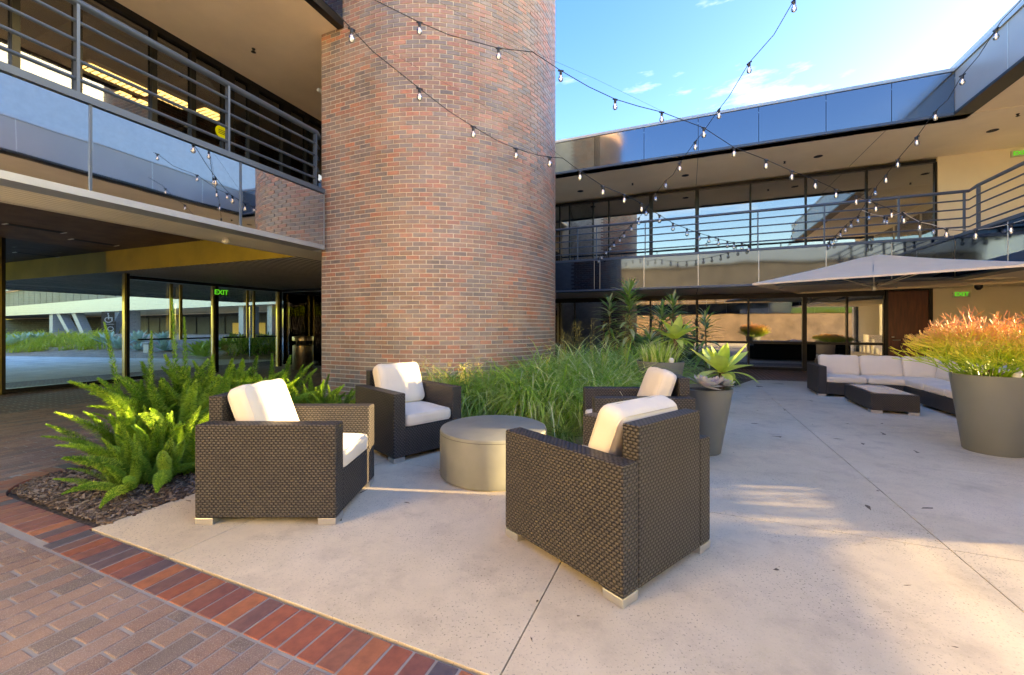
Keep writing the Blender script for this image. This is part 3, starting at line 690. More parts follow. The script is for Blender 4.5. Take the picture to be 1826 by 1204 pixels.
# ------------------------------------------------------------------ LEFT OFFICE WING
LA = -5.215; LZ1, LZ2, LR, LZ3 = 2.53, 3.50, 4.40, 6.07; LW = -7.67; LG = -12.0; ZR = 3.0
def left_wing():
    root = thing('west_wing', 'office wing at left with mirrored band, blue grey gallery rails and deep passage below', 'building')
    root.matrix_world = framed(LF)
    cuts = [-8.1, -6.65, -5.17, -3.7, -2.2, -.73, .75, 2.23, 3.71, 5.078]
    panels(root, 'y', LA, cuts, LZ1 + .075, LZ2 - .075, M['mirror'], face=1, gap=.004)
    for s in cuts[1:-1]: b = MB(); b.box(LA - .02, LA + .012, s - .010, s + .010, LZ1 + .07, LZ2 - .07); b.build('panel_seam', M['bluemetal'], root)
    b = MB(); b.box(LA - .25, LA + .02, -8.1, 5.078, LZ1, LZ1 + .07); b.build('fascia_trim', M['cap'], root)
    b = MB(); b.box(LA - .25, LA + .03, -8.1, 5.078, LZ2 - .07, LZ2); b.build('gallery_edge', M['bluemetal'], root)
    b = MB(); b.box(LA - .03, LA + .0, 5.08, 5.10, LZ1, LZ2); b.build('end_plate', M['cap'], root)
    b = MB(); b.box(-9.5, LA + .12, -8.1, -2.3, -.05, 7.1); b.build('bounce_wall', M['bounce_stucco'], root)  # unseen pale wall added to bounce warm sunlight into the courtyard
    # gallery floor, window wall, roof
    b = MB(); b.box(-21, LA - .26, -8.1, 14, LZ1 + .6, LZ2 - .08); b.build('gallery_slab', M['plain_soffit'], root)
    RE = -4.87
    b = MB(); b.box(LW - .3, RE - .12, -8.1, 16, LZ3, LZ3 + .05); b.build('roof_soffit', M['stucco'], root)
    b = MB(); b.box(LW - .35, RE - .05, -8.1, 5.6, LZ3 + .06, 7.0); b.box(-14, LW - .36, -8.1, 12, 6.95, 7.1); b.build('roof', M['plain_soffit'], root)
    b = MB(); b.box(RE - .119, RE, -8.1, 5.25, LZ3 - .02, LZ3 + .10); b.build('roof_trim', M['darkframe'], root)
    panels(root, 'y', RE, [-8.1 + i * 1.47 for i in range(10)], LZ3 + .11, 7.05, M['mirror_dark'], face=1)
    # upper windows
    def LP(px, a): return LF.b_at(px, a)
    mul = [-8.1, -6.2, -4.3, -2.4, -.6, 1.0] + [LP(p, LW) for p in (25, 137, 272, 342, 405, 450, 508, 545)] + [8.5, 10, 12]
    z0, z1 = LZ2 + .02, LZ3 - .10
    for i in range(len(mul) - 1):
        w = MB(); w.box(LW - .005, LW + .005, mul[i] + .03, mul[i + 1] - .03, z0, z1); w.build('window_pane', M['office_glass'], root)
    b = MB()
    for i, c in enumerate(mul):
        t = .10 if i in (10, 11, 12) else .035; b.box(LW - .05, LW + .06, c - t, c + t, z0, z1)
    b.box(LW - .06, LW + .065, -8.1, 12, z1, LZ3 - .001); b.box(LW - .06, LW + .065, -8.1, 12, LZ2 - .02, LZ2 + .03); b.build('window_frame', M['darkframe'], root)
    b = MB(); b.box(-13.1, -13, -8.1, 12, LZ2, 6.94); b.box(-13, LW - .1, 11.9, 12, LZ2, 6.94); b.build('room_wall', M['interior'], root)
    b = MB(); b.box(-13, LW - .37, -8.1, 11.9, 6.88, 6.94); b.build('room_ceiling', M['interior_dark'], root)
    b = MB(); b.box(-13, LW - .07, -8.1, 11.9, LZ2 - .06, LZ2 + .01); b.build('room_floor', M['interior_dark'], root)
    # luminaires inside
    def lum(px0, px1, py, a):
        y0, y1 = LP(px0, a), LP(px1, a)
        z = HC + (HY - py) / F * (a / (LF.c * (px0 - HX) / F - LF.s))
        z = min(z, 6.6)
        h = MB(); h.box(a - .18, a + .18, y0, y1, z + .03, z + .10); hh = h.build('office_luminaire', M['plastic_white'], root)
        g = MB(); g.box(a - .16, a + .16, y0 + .02, y1 - .02, z, z + .025); g.build('lit_louvre', M['tube_light'], hh)
        g = MB(); n = int((y1 - y0) / .1)
        for i in range(n): g.box(a - .17, a + .17, y0 + .03 + i * .1, y0 + .045 + i * .1, z - .02, z - .001)
        g.build('louvre_blade', M['plastic_white'], hh)
    lum(272, 336, 165, -9.6); lum(356, 395, 196, -10.2); lum(150, 268, 118, -10.5); lum(205, 262, 60, -11.8)
    b = MB()
    for y in (-1, .8, 2.4, 4.1, 5.7, 7.4): b.box(-12.9, LW - .4, y, y + .12, 6.6, 6.87)
    b.tube([(-9, -7, 6.3), (-9, 11, 6.3)], .10, 12); b.build('exposed_joist', M['interior'], root)
    # yellow round sticker on the glass
    r = (391 - HX) / F; Y = LW / (LF.c * r - LF.s); z = HC + (HY - 237) / F * Y; by = LP(391, LW)
    s = MB(); s.mat = Matrix.Translation((LW + .066 + .0, by, z)) @ Matrix.Rotation(R(90), 4, 'Y'); s.lathe([(.115, 0), (.115, .003)], 28); st = s.build('round_sticker', M['sticker'], root)
    s = MB()
    for dz in (-.03, 0, .03): s.box(LW + .0695, LW + .0702, by - .06, by + .06, z + dz - .006, z + dz + .006)
    s.build('sticker_print', M['ink'], st)
    # gallery railing
    RA = LA - .09
    zs = (LR, 4.215, 4.03, 3.845, 3.665)
    posts = [(RA, LP(p, RA), 0) for p in (137, 406, 562)] + [(RA, .74 - i * 1.43, 0) for i in range(6)]
    railing(root, [(RA, -8.1), (RA, 5.02), (RA - .10, 5.16)], posts, zs, LZ2, M['bluemetal'], top_r=.04, r=.018)
    # passage ceilings: pale linear strips, recessed dark slats, olive face
    SE = -6.15; BY = 5.42
    b = MB(); b.box(-21, LA - .26, BY, 15, LZ1 + .012, LZ1 + .05); b.build('passage_ceiling', M['panel_white'], root)
    b = MB(); x = LA - .255
    while x > SE + .02: b.box(x - .075, x, -8.1, BY - .001, LZ1, LZ1 + .03); x -= .082
    b.box(SE - .0, LA - .26, -8.1, BY, LZ1 + .031, LZ1 + .05)
    o = b.build('soffit_strips', M['panel_white'], root)
    b = MB(); x = SE - .1
    while x > -21: b.box(x - .006, x, BY + .002, 15, LZ1 + .004, LZ1 + .0118); x -= .16
    b.build('ceiling_reveal', M['black'], root)
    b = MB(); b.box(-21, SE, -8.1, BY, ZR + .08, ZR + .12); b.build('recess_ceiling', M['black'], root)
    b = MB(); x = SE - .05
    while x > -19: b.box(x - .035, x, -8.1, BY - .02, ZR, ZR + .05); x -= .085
    o = b.build('slat_field', M['slat'], root); o['kind'] = 'stuff'
    b = MB(); b.box(-19.0, SE + .0, BY - .02, BY + .0, LZ1, ZR + .08); b.build('olive_drop_face', M['olive'], root)
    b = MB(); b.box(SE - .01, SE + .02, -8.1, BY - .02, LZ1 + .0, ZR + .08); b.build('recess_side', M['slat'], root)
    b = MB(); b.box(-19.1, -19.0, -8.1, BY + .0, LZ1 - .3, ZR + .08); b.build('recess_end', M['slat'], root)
    for px, py in ((168, 432), (65, 454), (63, 407)):
        Y = F * (ZR - HC) / (HY - py); a, bb = LF.ab((px - HX) / F * Y, Y)
        q = MB(); q.box(a - .08, a + .08, bb - .35, bb + .35, ZR - .01, ZR - .002); f = q.build('slot_light', M['black'], root)
        for e in (-.36, .34): q = MB(); q.box(a - .08, a + .08, bb + e, bb + e + .03, ZR - .012, ZR - .003); q.build('slot_end', M['plastic_white'], f)
    q = MB(); Y = F * (LZ3 - HC) / (HY - 87); a, bb = LF.ab((452 - HX) / F * Y, Y); q.lathe([(.012, LZ3 - .07), (.04, LZ3 - .06), (.015, LZ3 - .03), (.03, LZ3 - .001)], 10, (a, bb)); q.build('sprinkler_head', M['darkframe'], root)
    q = MB(); q.lathe([(.02, LZ1 - .08), (.045, LZ1 - .06), (.045, LZ1 - .03), (.02, LZ1 - .001)], 12, (LF.ab(-4.0, 5.76)[0], LF.ab(-4.0, 5.76)[1])); q.build('smoke_detector', M['plastic_white'], root)
    q = MB(); w = at(567, 160, 7.3); a, bb = LF.ab(w.x, w.y); q.tube([(a, bb + .12, w.z), (a, bb, w.z)], .045, 12, .03); q.build('wall_spotlight', M['plastic_white'], root, smooth=True)
    # entrance screen: tall glass, posts, doors
    scr = thing('entrance_screen', 'frameless glass entrance doors with brass posts under the olive beam', 'glass doors'); scr.matrix_world = framed(LF)
    B = lambda p: LF.b_at(p, LG)
    b0, b1, b2, b3 = B(8), B(229), B(384), B(498)
    for px, z, w in ((8, ZR, .05), (229, ZR, .055)):
        y = B(px); q = MB(); q.box(LG - w, LG + w, y - w, y, -.01, z); q.build('post', M['darkframe'], scr); q = MB(); q.box(LG - w, LG + w, y - w - .02 * 2, y - w - .001, -.01, z); q.build('post_trim', M['brass'], scr)
    for px in (384, 498):
        y = B(px); q = MB(); q.box(LG - .05, LG + .05, y - .03, y + .06, -.01, 2.42); q.build('post', M['darkframe'], scr); q = MB(); q.box(LG - .05, LG + .05, y - .09, y - .031, -.01, 2.42); q.build('post_trim', M['brass'], scr)
    q = MB(); q.box(LG - .04, LG + .04, b0 - 6, b1, .0, .09); q.build('bottom_rail', M['darkframe'], scr)
    q = MB(); q.box(LG - .04, LG + .04, b1, b1 + .5, .02, .11); q.build('floor_closer', M['darkframe'], scr)
    q = MB(); q.box(LG - .06, LG + .06, b1, b3 + .1, 2.42, 2.50); q.build('header', M['darkframe'], scr)
    q = MB(); q.box(LG - .005, LG + .005, b0 - 6, b0 - .1, .09, ZR); q.build('glass_pane', M['clear_glass'], scr)
    q = MB(); q.box(LG - .005, LG + .005, b0 + .01, b1 - .1, .09, ZR); q.build('glass_pane', M['clear_glass'], scr)
    for y0, y1 in ((b1 + .02, (b1 + b2) / 2 - .01), ((b1 + b2) / 2 + .01, b2 - .1), (b2 + .08, (b2 + b3) / 2 - .01), ((b2 + b3) / 2 + .01, b3 - .1)):
        q = MB(); q.box(LG - .005, LG + .005, y0, y1, .05, 2.41); q.build('door_leaf', M['clear_glass'], scr)
    for px in (303, 320, 439, 450.5):
        y = B(px); q = MB(); q.box(LG + .03, LG + .075, y - .03, y + .03, .95, 2.38); q.build('pull_handle', M['brass'], scr)
    for p0, p1 in ((243, 302), (322, 372), (395, 436), (455, 490)):
        q = MB(); q.tube([(LG + .06, B(p0), .98), (LG + .06, B(p1), .98)], .02, 8); q.build('push_bar', M['darkframe'], scr)
    # return screen towards the tower
    q = MB(); q.box(LG, -5.9, b3 + .1, b3 + .11, .05, 2.41); q.build('glass_pane', M['clear_glass'], scr)
    q = MB(); q.box(LG, -5.9, b3 + .05, b3 + .16, 2.42, 2.50); q.build('header', M['darkframe'], scr)
    q = MB(); y = B(384) - .12; q.box(LG + .06, LG + .10, y + .02, y + .42, 2.17, 2.34); p = q.build('exit_sign', M['black'], scr)
    letters('EXIT', .19, M['exit_green'], 'exit_lettering', p, Matrix.Translation((LG + .104, y + .22, 2.255)) @ Matrix.Rotation(R(90), 4, 'Z') @ Matrix.Rotation(R(90), 4, 'X'))
left_wing()

# ------------------------------------------------------------------ FAR WING AND PLANTING BEYOND THE ENTRANCE
def far_wing():
    M['far_glass'] = simple('far_glass', (.045, .06, .085), .5, var=.5, scale=.3)
    p1 = Vector((-13.5, 22.6, 0)); p2 = Vector((-62, 49.5, 0)); d = (p2 - p1); L = d.length; rz = math.atan2(d.y, d.x)
    root = thing('far_wing', 'far office wing with pale canopy band and slanted steel legs across the driveway', 'building', p1, rz)
    # local x runs away to the left, local +y is towards the camera side? (use -y test)
    n = Matrix.Rotation(rz, 3, 'Z') @ Vector((0, 1, 0)); s = 1 if n.dot(-p1) > 0 else -1
    def bx(name, m, x0, x1, y0, y1, z0, z1): q = MB(); q.box(x0, x1, min(s * y0, s * y1), max(s * y0, s * y1), z0, z1); return q.build(name, m, root)
    bx('canopy_band', M['cap'], -9, 90, -.3, 0, 2.5, 3.55)
    bx('canopy_slab', M['plain_soffit'], -9, 90, -9, -.31, 2.55, 3.4)
    for i in range(44): bx('upper_window', M['far_glass'], -9 + i * 2.2, -9 + i * 2.2 + 2.1, -2.6, -2.5, 3.5, 5.9)
    bx('roof', M['cap'], -9, 90, -9, -2, 6, 7)
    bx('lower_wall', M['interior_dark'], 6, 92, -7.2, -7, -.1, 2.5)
    for i in range(14): bx('lower_window', M['far_glass'], 8 + i * 2.6, 8 + i * 2.6 + 2.3, -6.99, -6.95, .1, 2.2)
    bx('lit_window', emissive('lit_interior', (.9, .6, .16), .02), 12, 17, -6.94, -6.92, .1, 1.6)
    def col_x(px):  # local x where a column stands on the band plane
        r = (px - HX) / F; t = (r * p1.y - p1.x) / (d.x - r * d.y); return t * L
    M['steel'] = simple('pale_blue_steel', (.30, .34, .40), .45, .2)
    for px, w in ((83, 1.0), (212, .7), (420, .5), (471, .45), (525, .5)):
        x = col_x(px); bx('column', M['steel'], x - w / 2, x + w / 2, -1.2, -.3, -.1, 2.5)
    for pa, pb in ((95, 122), (122, 145), (200, 172)):
        xa, xb = col_x(pa), col_x(pb); q = MB()
        q.add([(xa - .5, -s * .3, 2.5), (xa + .5, -s * .3, 2.5), (xb + .5, -s * .3, -.1), (xb - .5, -s * .3, -.1), (xa - .5, -s * .9, 2.5), (xa + .5, -s * .9, 2.5), (xb + .5, -s * .9, -.1), (xb - .5, -s * .9, -.1)],
              [(0, 1, 2, 3), (7, 6, 5, 4), (0, 4, 5, 1), (1, 5, 6, 2), (2, 6, 7, 3), (3, 7, 4, 0)]); q.build('slanted_leg', M['steel'], root)
    # accessible parking sign
    w0 = at(194, 572, 33); sg = thing('parking_sign', 'dark sign with white wheelchair symbol between the far slanted steel legs', 'sign', (w0.x, w0.y, 0), math.atan2(-w0.x, w0.y) * 1.0)
    q = MB(); q.box(-.42, .42, -.02, .02, .55, 2.45); q.build('panel', M['ink'], sg)
    q = MB(); q.tube([(-.05 + 0, 0, 2.3), (-.0, -.03, 2.3)], .07, 10); q.build('symbol_head', M['print_white'], sg)
    q = MB(); q.box(-.05, .02, -.03, -.021, 1.85, 2.2); q.box(-.05, .22, -.03, -.021, 1.95, 2.02); q.box(.15, .22, -.03, -.021, 1.7, 1.95)
    for k in range(20):
        a = R(110 + k * 14); q.box(-.02 + .2 * math.cos(a) - .03, -.02 + .2 * math.cos(a) + .03, -.03, -.022, 1.82 + .2 * math.sin(a) - .03, 1.82 + .2 * math.sin(a) + .03)
    q.box(-.3, .3, -.03, -.021, 1.45, 1.48)
    for k in range(20):
        a = R(k * 18); q.box(.1 + .16 * math.cos(a) - .025, .1 + .16 * math.cos(a) + .025, -.03, -.022, 1.1 + .16 * math.sin(a) - .025, 1.1 + .16 * math.sin(a) + .025)
    q.box(-.3, -.02, -.03, -.021, 1.0, 1.05); q.build('wheelchair_symbol', M['print_white'], sg)
    for px_ in (68, 80): q = MB()
    q = MB(); q.box(-.03, .03, .02, .05, 0, .55); q.build('post', M['steel'], sg)
far_wing()

# leaf helpers -------------------------------------------------------
def blade(mb, base, az, L, w, lift, droop, seg=4, fold=0, tip=0):
    """one grass blade: starts at elevation `lift`, bends down by `droop` radians over its length"""
    p = Vector(base); e = lift; vs = []; side = Vector((-math.sin(az), math.cos(az), 0))
    for i in range(seg + 1):
        t = i / seg; ww = w * (1 - t ** 2.2) * (.75 + .5 * math.sin(t * 3.0)) + 1e-4
        vs += [tuple(p - side * ww), tuple(p + side * ww)]
        p = p + Vector((math.cos(az) * math.cos(e), math.sin(az) * math.cos(e), math.sin(e))) * (L / seg); e -= droop / seg
    mb.add(vs, [(2 * i, 2 * i + 1, 2 * i + 3, 2 * i + 2) for i in range(seg)])
def fat_leaf(L, w, bend, m, name, fold=.25, seg=7, thick=.0):
    """broad pointed leaf along +x, rising then bending, V shaped across"""
    vs = []; fs = []; x = 0; z = 0; e = 0
    for i in range(seg + 1):
        t = i / seg; ww = w * (math.sin(min(1, t * 1.15 + .22) * math.pi * .5) if t < .55 else 1 * (1 - ((t - .55) / .45) ** 1.6)) * (.55 + .45 * min(1, t / .3)); ww = max(ww, .0008)
        vs += [(x, -ww, z + ww * fold), (x, -ww * .5, z + ww * fold * .35), (x, 0, z), (x, ww * .5, z + ww * fold * .35), (x, ww, z + ww * fold)]
        e = bend * t; x += L / seg * math.cos(e); z += L / seg * math.sin(e)
    for i in range(seg):
        for k in range(4): fs.append((i * 5 + k, i * 5 + k + 1, i * 5 + k + 6, i * 5 + k + 5))
    q = MB(); q.add(vs, fs); return q.mesh(name, m, smooth=True)
AG = [fat_leaf(.36, .066, .12, M['agave'], 'leaf', .35), fat_leaf(.36, .074, -.25, M['agave'], 'leaf', .3), fat_leaf(.38, .060, -1.1, M['agave'], 'leaf', .2)]
AGB = [fat_leaf(.36, .045, -.2, M['agave_blue'], 'leaf'), fat_leaf(.36, .05, .2, M['agave_blue'], 'leaf')]
AGG = [fat_leaf(.36, .035, -.5, M['agave'], 'leaf'), fat_leaf(.36, .04, -.1, M['agave'], 'leaf')]
def rosette(name, label, cat, loc, s, meshes, n, lift=(85, 5), stem=0, group=None, jitter=.12, rnd=random):
    t = thing(name, label, cat, loc, 0, group)
    if stem: q = MB(); q.tube([(0, 0, -stem), (.01, 0, -stem * .5), (0, 0, .02)], .028, 9, .035); q.build('stem', M['woody'], t, smooth=True)
    for i in range(n):
        f = i / max(1, n - 1); el = R(lift[0] + (lift[1] - lift[0]) * f ** .8 + rnd.uniform(-6, 6)); az = i * 2.39996 + rnd.uniform(-jitter, jitter)
        sc_ = s / .36 * (.62 + .45 * math.sin(math.pi * min(1, f * .85 + .15))) * rnd.uniform(.9, 1.1)
        me = meshes[min(len(meshes) - 1, int(f * len(meshes)))] if rnd.random() > .2 else rnd.choice(meshes)
        inst('leaf', me, t, (0, 0, 0.0), Euler((rnd.uniform(-.15, .15), -el, az), 'XYZ'), (sc_,) * 3)
    return t
# ---- far planting
def far_planting():
    g = MB(); mound = MB()
    # mound of earth
    pts = []
    def mz(x, y): return .75 * math.exp(-((y - 23.5) / 3.2) ** 2)
    nx, ny = 50, 14; vs = []
    for j in range(ny + 1):
        for i in range(nx + 1):
            u = i / nx; x = -32 + u * 25; y = 17.6 + (x + 19.5) * -.16 + j * .75; zz = -.05 + .80 * math.sin(min(1, j / 9) * math.pi / 2) ** 1.2 + random.uniform(-.03, .03)
            vs.append((x, y, zz if j else -.04))
    mound.add(vs, [(j * (nx + 1) + i, j * (nx + 1) + i + 1, (j + 1) * (nx + 1) + i + 1, (j + 1) * (nx + 1) + i) for j in range(ny) for i in range(nx)])
    def hz(x, y): 
        j = (y - 17.6 + (x + 19.5) * .16) / .75; return -.05 + .80 * math.sin(max(0, min(1, j / 9)) * math.pi / 2) ** 1.2
    M['earth'] = simple('earth_mulch', (.42, .30, .21), .95, scale=4, var=.3, bump=.6, bscale=30, bdist=.03)
    o = mound.build('earth_mound', M['earth'], smooth=True); o['kind'] = 'structure'
    for c in range(150):
        px = random.uniform(-10, 185); Y = random.uniform(19.2, 24); x = (px - HX) / F * Y
        if random.random() < .3 and Y < 20.5: continue
        if Y < 18.6 + (x + 19.5) * -.16: continue
        z = hz(x, Y) - .04; az0 = random.uniform(-.5, 1.0)
        for k in range(34):
            g.col = random.random(); blade(g, (x + random.uniform(-.2, .2), Y + random.uniform(-.2, .2), z), az0 + random.gauss(0, 1.0), random.uniform(.5, .95), .012, random.uniform(.6, 1.4), random.uniform(1.3, 2.4))
    o = g.build('grass_mound', M['yellowgrass']); tag(o, 'yellow green tufted grass covering the earth mound across the driveway', 'grass', kind='stuff')
    spots = [(15, 20.3, .8), (40, 21.5, .7), (190, 20.6, .75), (212, 19.2, .72), (247, 20.8, .75), (245, 18.8, .45), (292, 20.6, .7), (294, 18.5, .62), (68, 22, .6)]
    lab = ['blue grey agave at the far left of the earth mound', 'blue grey agave second from left behind the yellow grass', 'blue grey agave in front of the wheelchair sign', 'large blue grey agave just left of the brass post',
           'blue grey agave behind the small bollard light', 'small blue grey agave immediately left of the bollard light', 'blue grey agave higher up behind the door pulls', 'blue grey agave spreading beside the bollard light on its right', 'pale agave tuft in front of the far box column']
    for (px, Y, s), l in zip(spots, lab):
        x = (px - HX) / F * Y; rosette('blue_agave', l, 'agave', (x, Y, hz(x, Y) + .02), s, AGB, 22, (80, 0), group='blue agaves on the mound')
    spots = [(352, 16.4, .75), (377, 17.4, .85), (402, 17.8, .9), (425, 18.2, .8), (452, 18.6, .7), (366, 15.9, .5)]
    lab = ['bright green agave leftmost beside the exit sign post', 'bright green agave filling the glass behind the exit sign post', 'tall bright green agave just right of the exit sign post', 'bright green agave in front of the far blue column',
           'bright green agave behind the second pair of door pulls', 'low bright green agave at the edge of the driveway']
    for (px, Y, s), l in zip(spots, lab):
        x = (px - HX) / F * Y; rosette('green_agave', l, 'agave', (x, Y, hz(x, Y) * .6 + .15), s, AGG, 30, (80, 0), group='green agaves by the doors')
    sh = MB()
    for k in range(2600):
        px = random.uniform(405, 575); Y = random.uniform(16.5, 19); x = (px - HX) / F * Y; z = random.uniform(.05, .85)
        sh.col = random.random(); blade(sh, (x, Y, z), random.uniform(0, 6.28), random.uniform(.15, .38), .022, random.uniform(.3, 1.4), random.uniform(.5, 1.5), 3)
    o = sh.build('shrub_planting', M['shrub']); tag(o, 'dark green mixed leafy planting behind the entrance doors', 'shrubs', kind='stuff')
    w = ground(264.5, 634); bl = thing('bollard_light', 'short grey bollard light at the edge of the driveway mound', 'bollard light', (w.x, w.y, 0))
    q = MB(); q.box(-.12, .12, -.12, .12, 0, .5); q.build('body', M['cap'], bl, bevel=.01); q = MB(); q.box(-.14, .14, -.14, .14, .53, .60); q.build('cap', M['steel'], bl, bevel=.01)
    q = MB(); q.box(-.1, .1, -.1, .1, .5, .53); q.build('lens', M['black'], bl)
    w = ground(532.5, 660); tb = thing('litter_bin', 'round bronze litter bin standing beside the brick tower at the entrance', 'litter bin', (w.x, w.y + .25, 0))
    q = MB(); q.lathe([(.27, 0), (.28, .02), (.28, .08), (.285, .09), (.285, .72), (.27, .73)], 28); q.build('body', M['bin'], tb, smooth=True)
    q = MB(); q.lathe([(.2, .74), (.2, .87)], 20); q.build('opening', M['black'], tb)
    q = MB(); q.lathe([(.29, .87), (.29, .98), (.28, 1.0), (.05, 1.01)], 28); q.build('lid', M['bin'], tb, smooth=True)
    q = MB()
    for a in (20, 140, 260): q.tube([(.27 * math.cos(R(a)), .27 * math.sin(R(a)), .72), (.27 * math.cos(R(a)), .27 * math.sin(R(a)), .88)], .02, 6)
    q.build('strut', M['bin'], tb)
far_planting()

# ------------------------------------------------------------------ PLANTING BED: ferns, grasses, dracaenas
def frond_mesh(seed, L=.55, bend=.5):
    rn = random.Random(seed); q = MB(); n = 70
    p = Vector((0, 0, 0)); e = R(90); 
    for i in range(n):
        t = i / (n - 1); rad = .036 * math.sin(min(1, t * 4 + .15) * math.pi / 2) * (1 - max(0, (t - .5) / .5) ** 1.6 * .80)
        d = Vector((math.cos(e), 0, math.sin(e)))
        u = Vector((0, 1, 0)); w = d.cross(u)
        for k in range(20):
            a = rn.uniform(0, 6.28); r0 = rad * rn.uniform(.75, 1.25); dirv = (u * math.cos(a) + w * math.sin(a)); tipv = p + dirv * r0 + d * rn.uniform(.002, .018); side = d.cross(dirv) * rn.uniform(.0020, .0036)
            q.col = min(.99, max(0, rn.gauss(.35 + .35 * t, .2))) * .97
            b0 = p + dirv * r0 * .15; q.add([tuple(b0), tuple((b0 + tipv) * .5 + side), tuple(tipv), tuple((b0 + tipv) * .5 - side)], [(0, 1, 2, 3)])
        p = p + d * (L / n); e -= bend / n
    return q.mesh('frond', M['fern'])
FR = [frond_mesh(1, .55, .15), frond_mesh(2, .5, .45), frond_mesh(3, .55, .8), frond_mesh(4, .42, -.3)]
def fern(label, px, py, n, size, spread=1.0, tall=(), z=0, group='foxtail ferns in the planting bed'):
    w = ground(px, py); t = thing('foxtail_fern', label, 'fern', (w.x, w.y, 0), random.uniform(0, 6), group)
    for i in range(n):
        f = (i + .5) / n; az = i * 2.4 + random.uniform(-.3, .3); tilt = R(3 + 43 * f ** 1.25 * spread + random.uniform(-9, 9)); r = .04 + .14 * f * size
        s = size * random.uniform(.75, 1.15); inst('frond', FR[random.choice((0, 1, 2, 3) if f < .6 else (1, 2, 3))], t, (r * math.cos(az), r * math.sin(az), 0), Euler((0, tilt, az), 'XYZ'), (s * random.uniform(1.0, 1.35),) * 2 + (s,))
    for dx, dy, h in tall: inst('frond', FR[0], t, (dx, dy, .0), Euler((0, R(random.uniform(-4, 6)), random.uniform(0, 6)), 'XYZ'), (1.25, 1.25, h / .55))
    q = MB()
    for k in range(10):
        a = random.uniform(0, 6.28); q.tube([(0.02 * math.cos(a), .02 * math.sin(a), -.02), (.07 * math.cos(a), .07 * math.sin(a), .09)], .004, 4)
    q.build('crown', M['stem'], t)
random.seed(11)
fern('foxtail fern spilling over the mulch at the round tip of the bed', 240, 865, 36, .82, 1.2)
fern('foxtail fern pressed against the side of the left armchair', 300, 848, 34, 1.1, 1.0)
fern('tall foxtail fern with one frond upright in front of the brass post', 240, 820, 38, 1.1, .65, tall=((.0, .2, 1.35),))
fern('foxtail fern with the tallest upright plumes behind the left armchair', 318, 800, 44, 1.65, .6, tall=((0, 0, 1.6), (.12, .05, 1.4), (-.2, .1, 1.25)))
fern('foxtail fern behind the back corner of the left armchair', 372, 790, 40, 1.65, .75)
fern('foxtail fern between the left armchair and the glass doors', 425, 765, 40, 1.6, .85)
fern('foxtail fern showing above the cushion of the left armchair', 485, 755, 38, 1.5, .9)
fern('foxtail fern at the foot of the brick tower behind both left armchairs', 560, 757, 34, 1.15, 1.0)
fern('soft foxtail fern between the two left armchairs', 600, 765, 30, .95, 1.1)
fern('foxtail fern on the path side of the bed, in shade', 285, 795, 34, 1.2, .6)

def bed_grass():
    g = MB(); random.seed(5)
    n = 0
    while n < 300:
        px = random.uniform(655, 1165); Y = random.uniform(4.95, 8.0); X = (px - HX) / F * Y; a, bb = RF.ab(X, Y)
        # keep outside the tower and behind the terrace edge
        if math.hypot(a - TAC, bb - TBC) < TR + .12 or (a < TAC and bb > TB - .1): continue
        edge = 4.62 if a < -1.5 else (4.95 + (a + .98) * 3.0 if a > -.98 else 4.75)
        if bb < edge + .35: continue
        n += 1
        hs = random.uniform(.85, 1.15) * (1.0 if Y < 6.4 else 1.25)
        if px < 720: hs *= .85
        for k in range(64):
            g.col = random.random() if random.random() > .15 else random.uniform(.8, .99)
            blade(g, (X + random.gauss(0, .05), Y + random.gauss(0, .05), 0), random.uniform(0, 6.28), random.uniform(.75, 1.4) * hs, random.uniform(.004, .010), random.uniform(1.05, 1.52), random.uniform(1.5, 3.0), 7)
    o = g.build('ornamental_grass', M['grass']); tag(o, 'dense striped ornamental grass with arching pale blades in front of the brick tower', 'grass', kind='stuff')
    s = MB()
    for k in range(42):
        px = random.choice((random.uniform(985, 1150), random.uniform(985, 1110), random.uniform(720, 990))); Y = random.uniform(5.7, 7.4) if px > 985 else random.uniform(5.0, 5.5); X = (px - HX) / F * Y
        a, bb = RF.ab(X, Y)
        if math.hypot(a - TAC, bb - TBC) < TR + .1: continue
        h = random.uniform(.95, 1.5) if px > 985 else random.uniform(.75, 1.1); lean = Vector((random.uniform(-.25, .25), random.uniform(-.15, .15), 0))
        top = Vector((X, Y, h)) + lean; s.col = .2; s.tube([(X, Y, .2), ((X + top.x) / 2 - lean.x * .2, (Y + top.y) / 2, h * .55), tuple(top)], .0022, 3, .0012, cap=False)
        for j in range(46):
            t = random.random(); q = Vector((X, Y, .2)).lerp(top, .62 + .38 * t) + Vector((random.gauss(0, .035), random.gauss(0, .035), random.gauss(0, .02))); s.col = random.random(); r = random.uniform(.003, .0065)
            s.add([tuple(q + Vector((0, 0, r))), tuple(q + Vector((r, 0, -r))), tuple(q + Vector((-r, r * .5, -r))), tuple(q + Vector((0, -r, -r)))], [(0, 1, 2), (0, 2, 3), (0, 3, 1)])
    o = s.build('grass_seed_heads', M['seed']); tag(o, 'airy yellow seed heads standing above the striped grass', 'grass', kind='stuff')
bed_grass()
def tussock(label, px, py, s, n=330, grp='sedge tussocks along the bed edge'):
    w = ground(px, py); q = MB()
    for k in range(n): q.col = random.random(); blade(q, (random.gauss(0, .05), random.gauss(0, .05), 0), random.uniform(0, 6.28), random.uniform(.28, .5) * s, .0036, random.uniform(.75, 1.5), random.uniform(1.5, 2.7), 5)
    o = q.build('sedge_tussock', M['sedge']); o.location = (w.x, w.y, .0); tag(o, label, 'grass', grp)
tussock('bright sedge tussock left of the rear armchair, beyond the round table', 1003, 792, 1.1)
tussock('sedge tussock directly behind the round table', 935, 770, .9)
tussock('sedge tussock between the table and the far left armchair', 850, 768, .9)
tussock('small sedge tussock peeping past the arm of the far left armchair', 822, 770, .8)
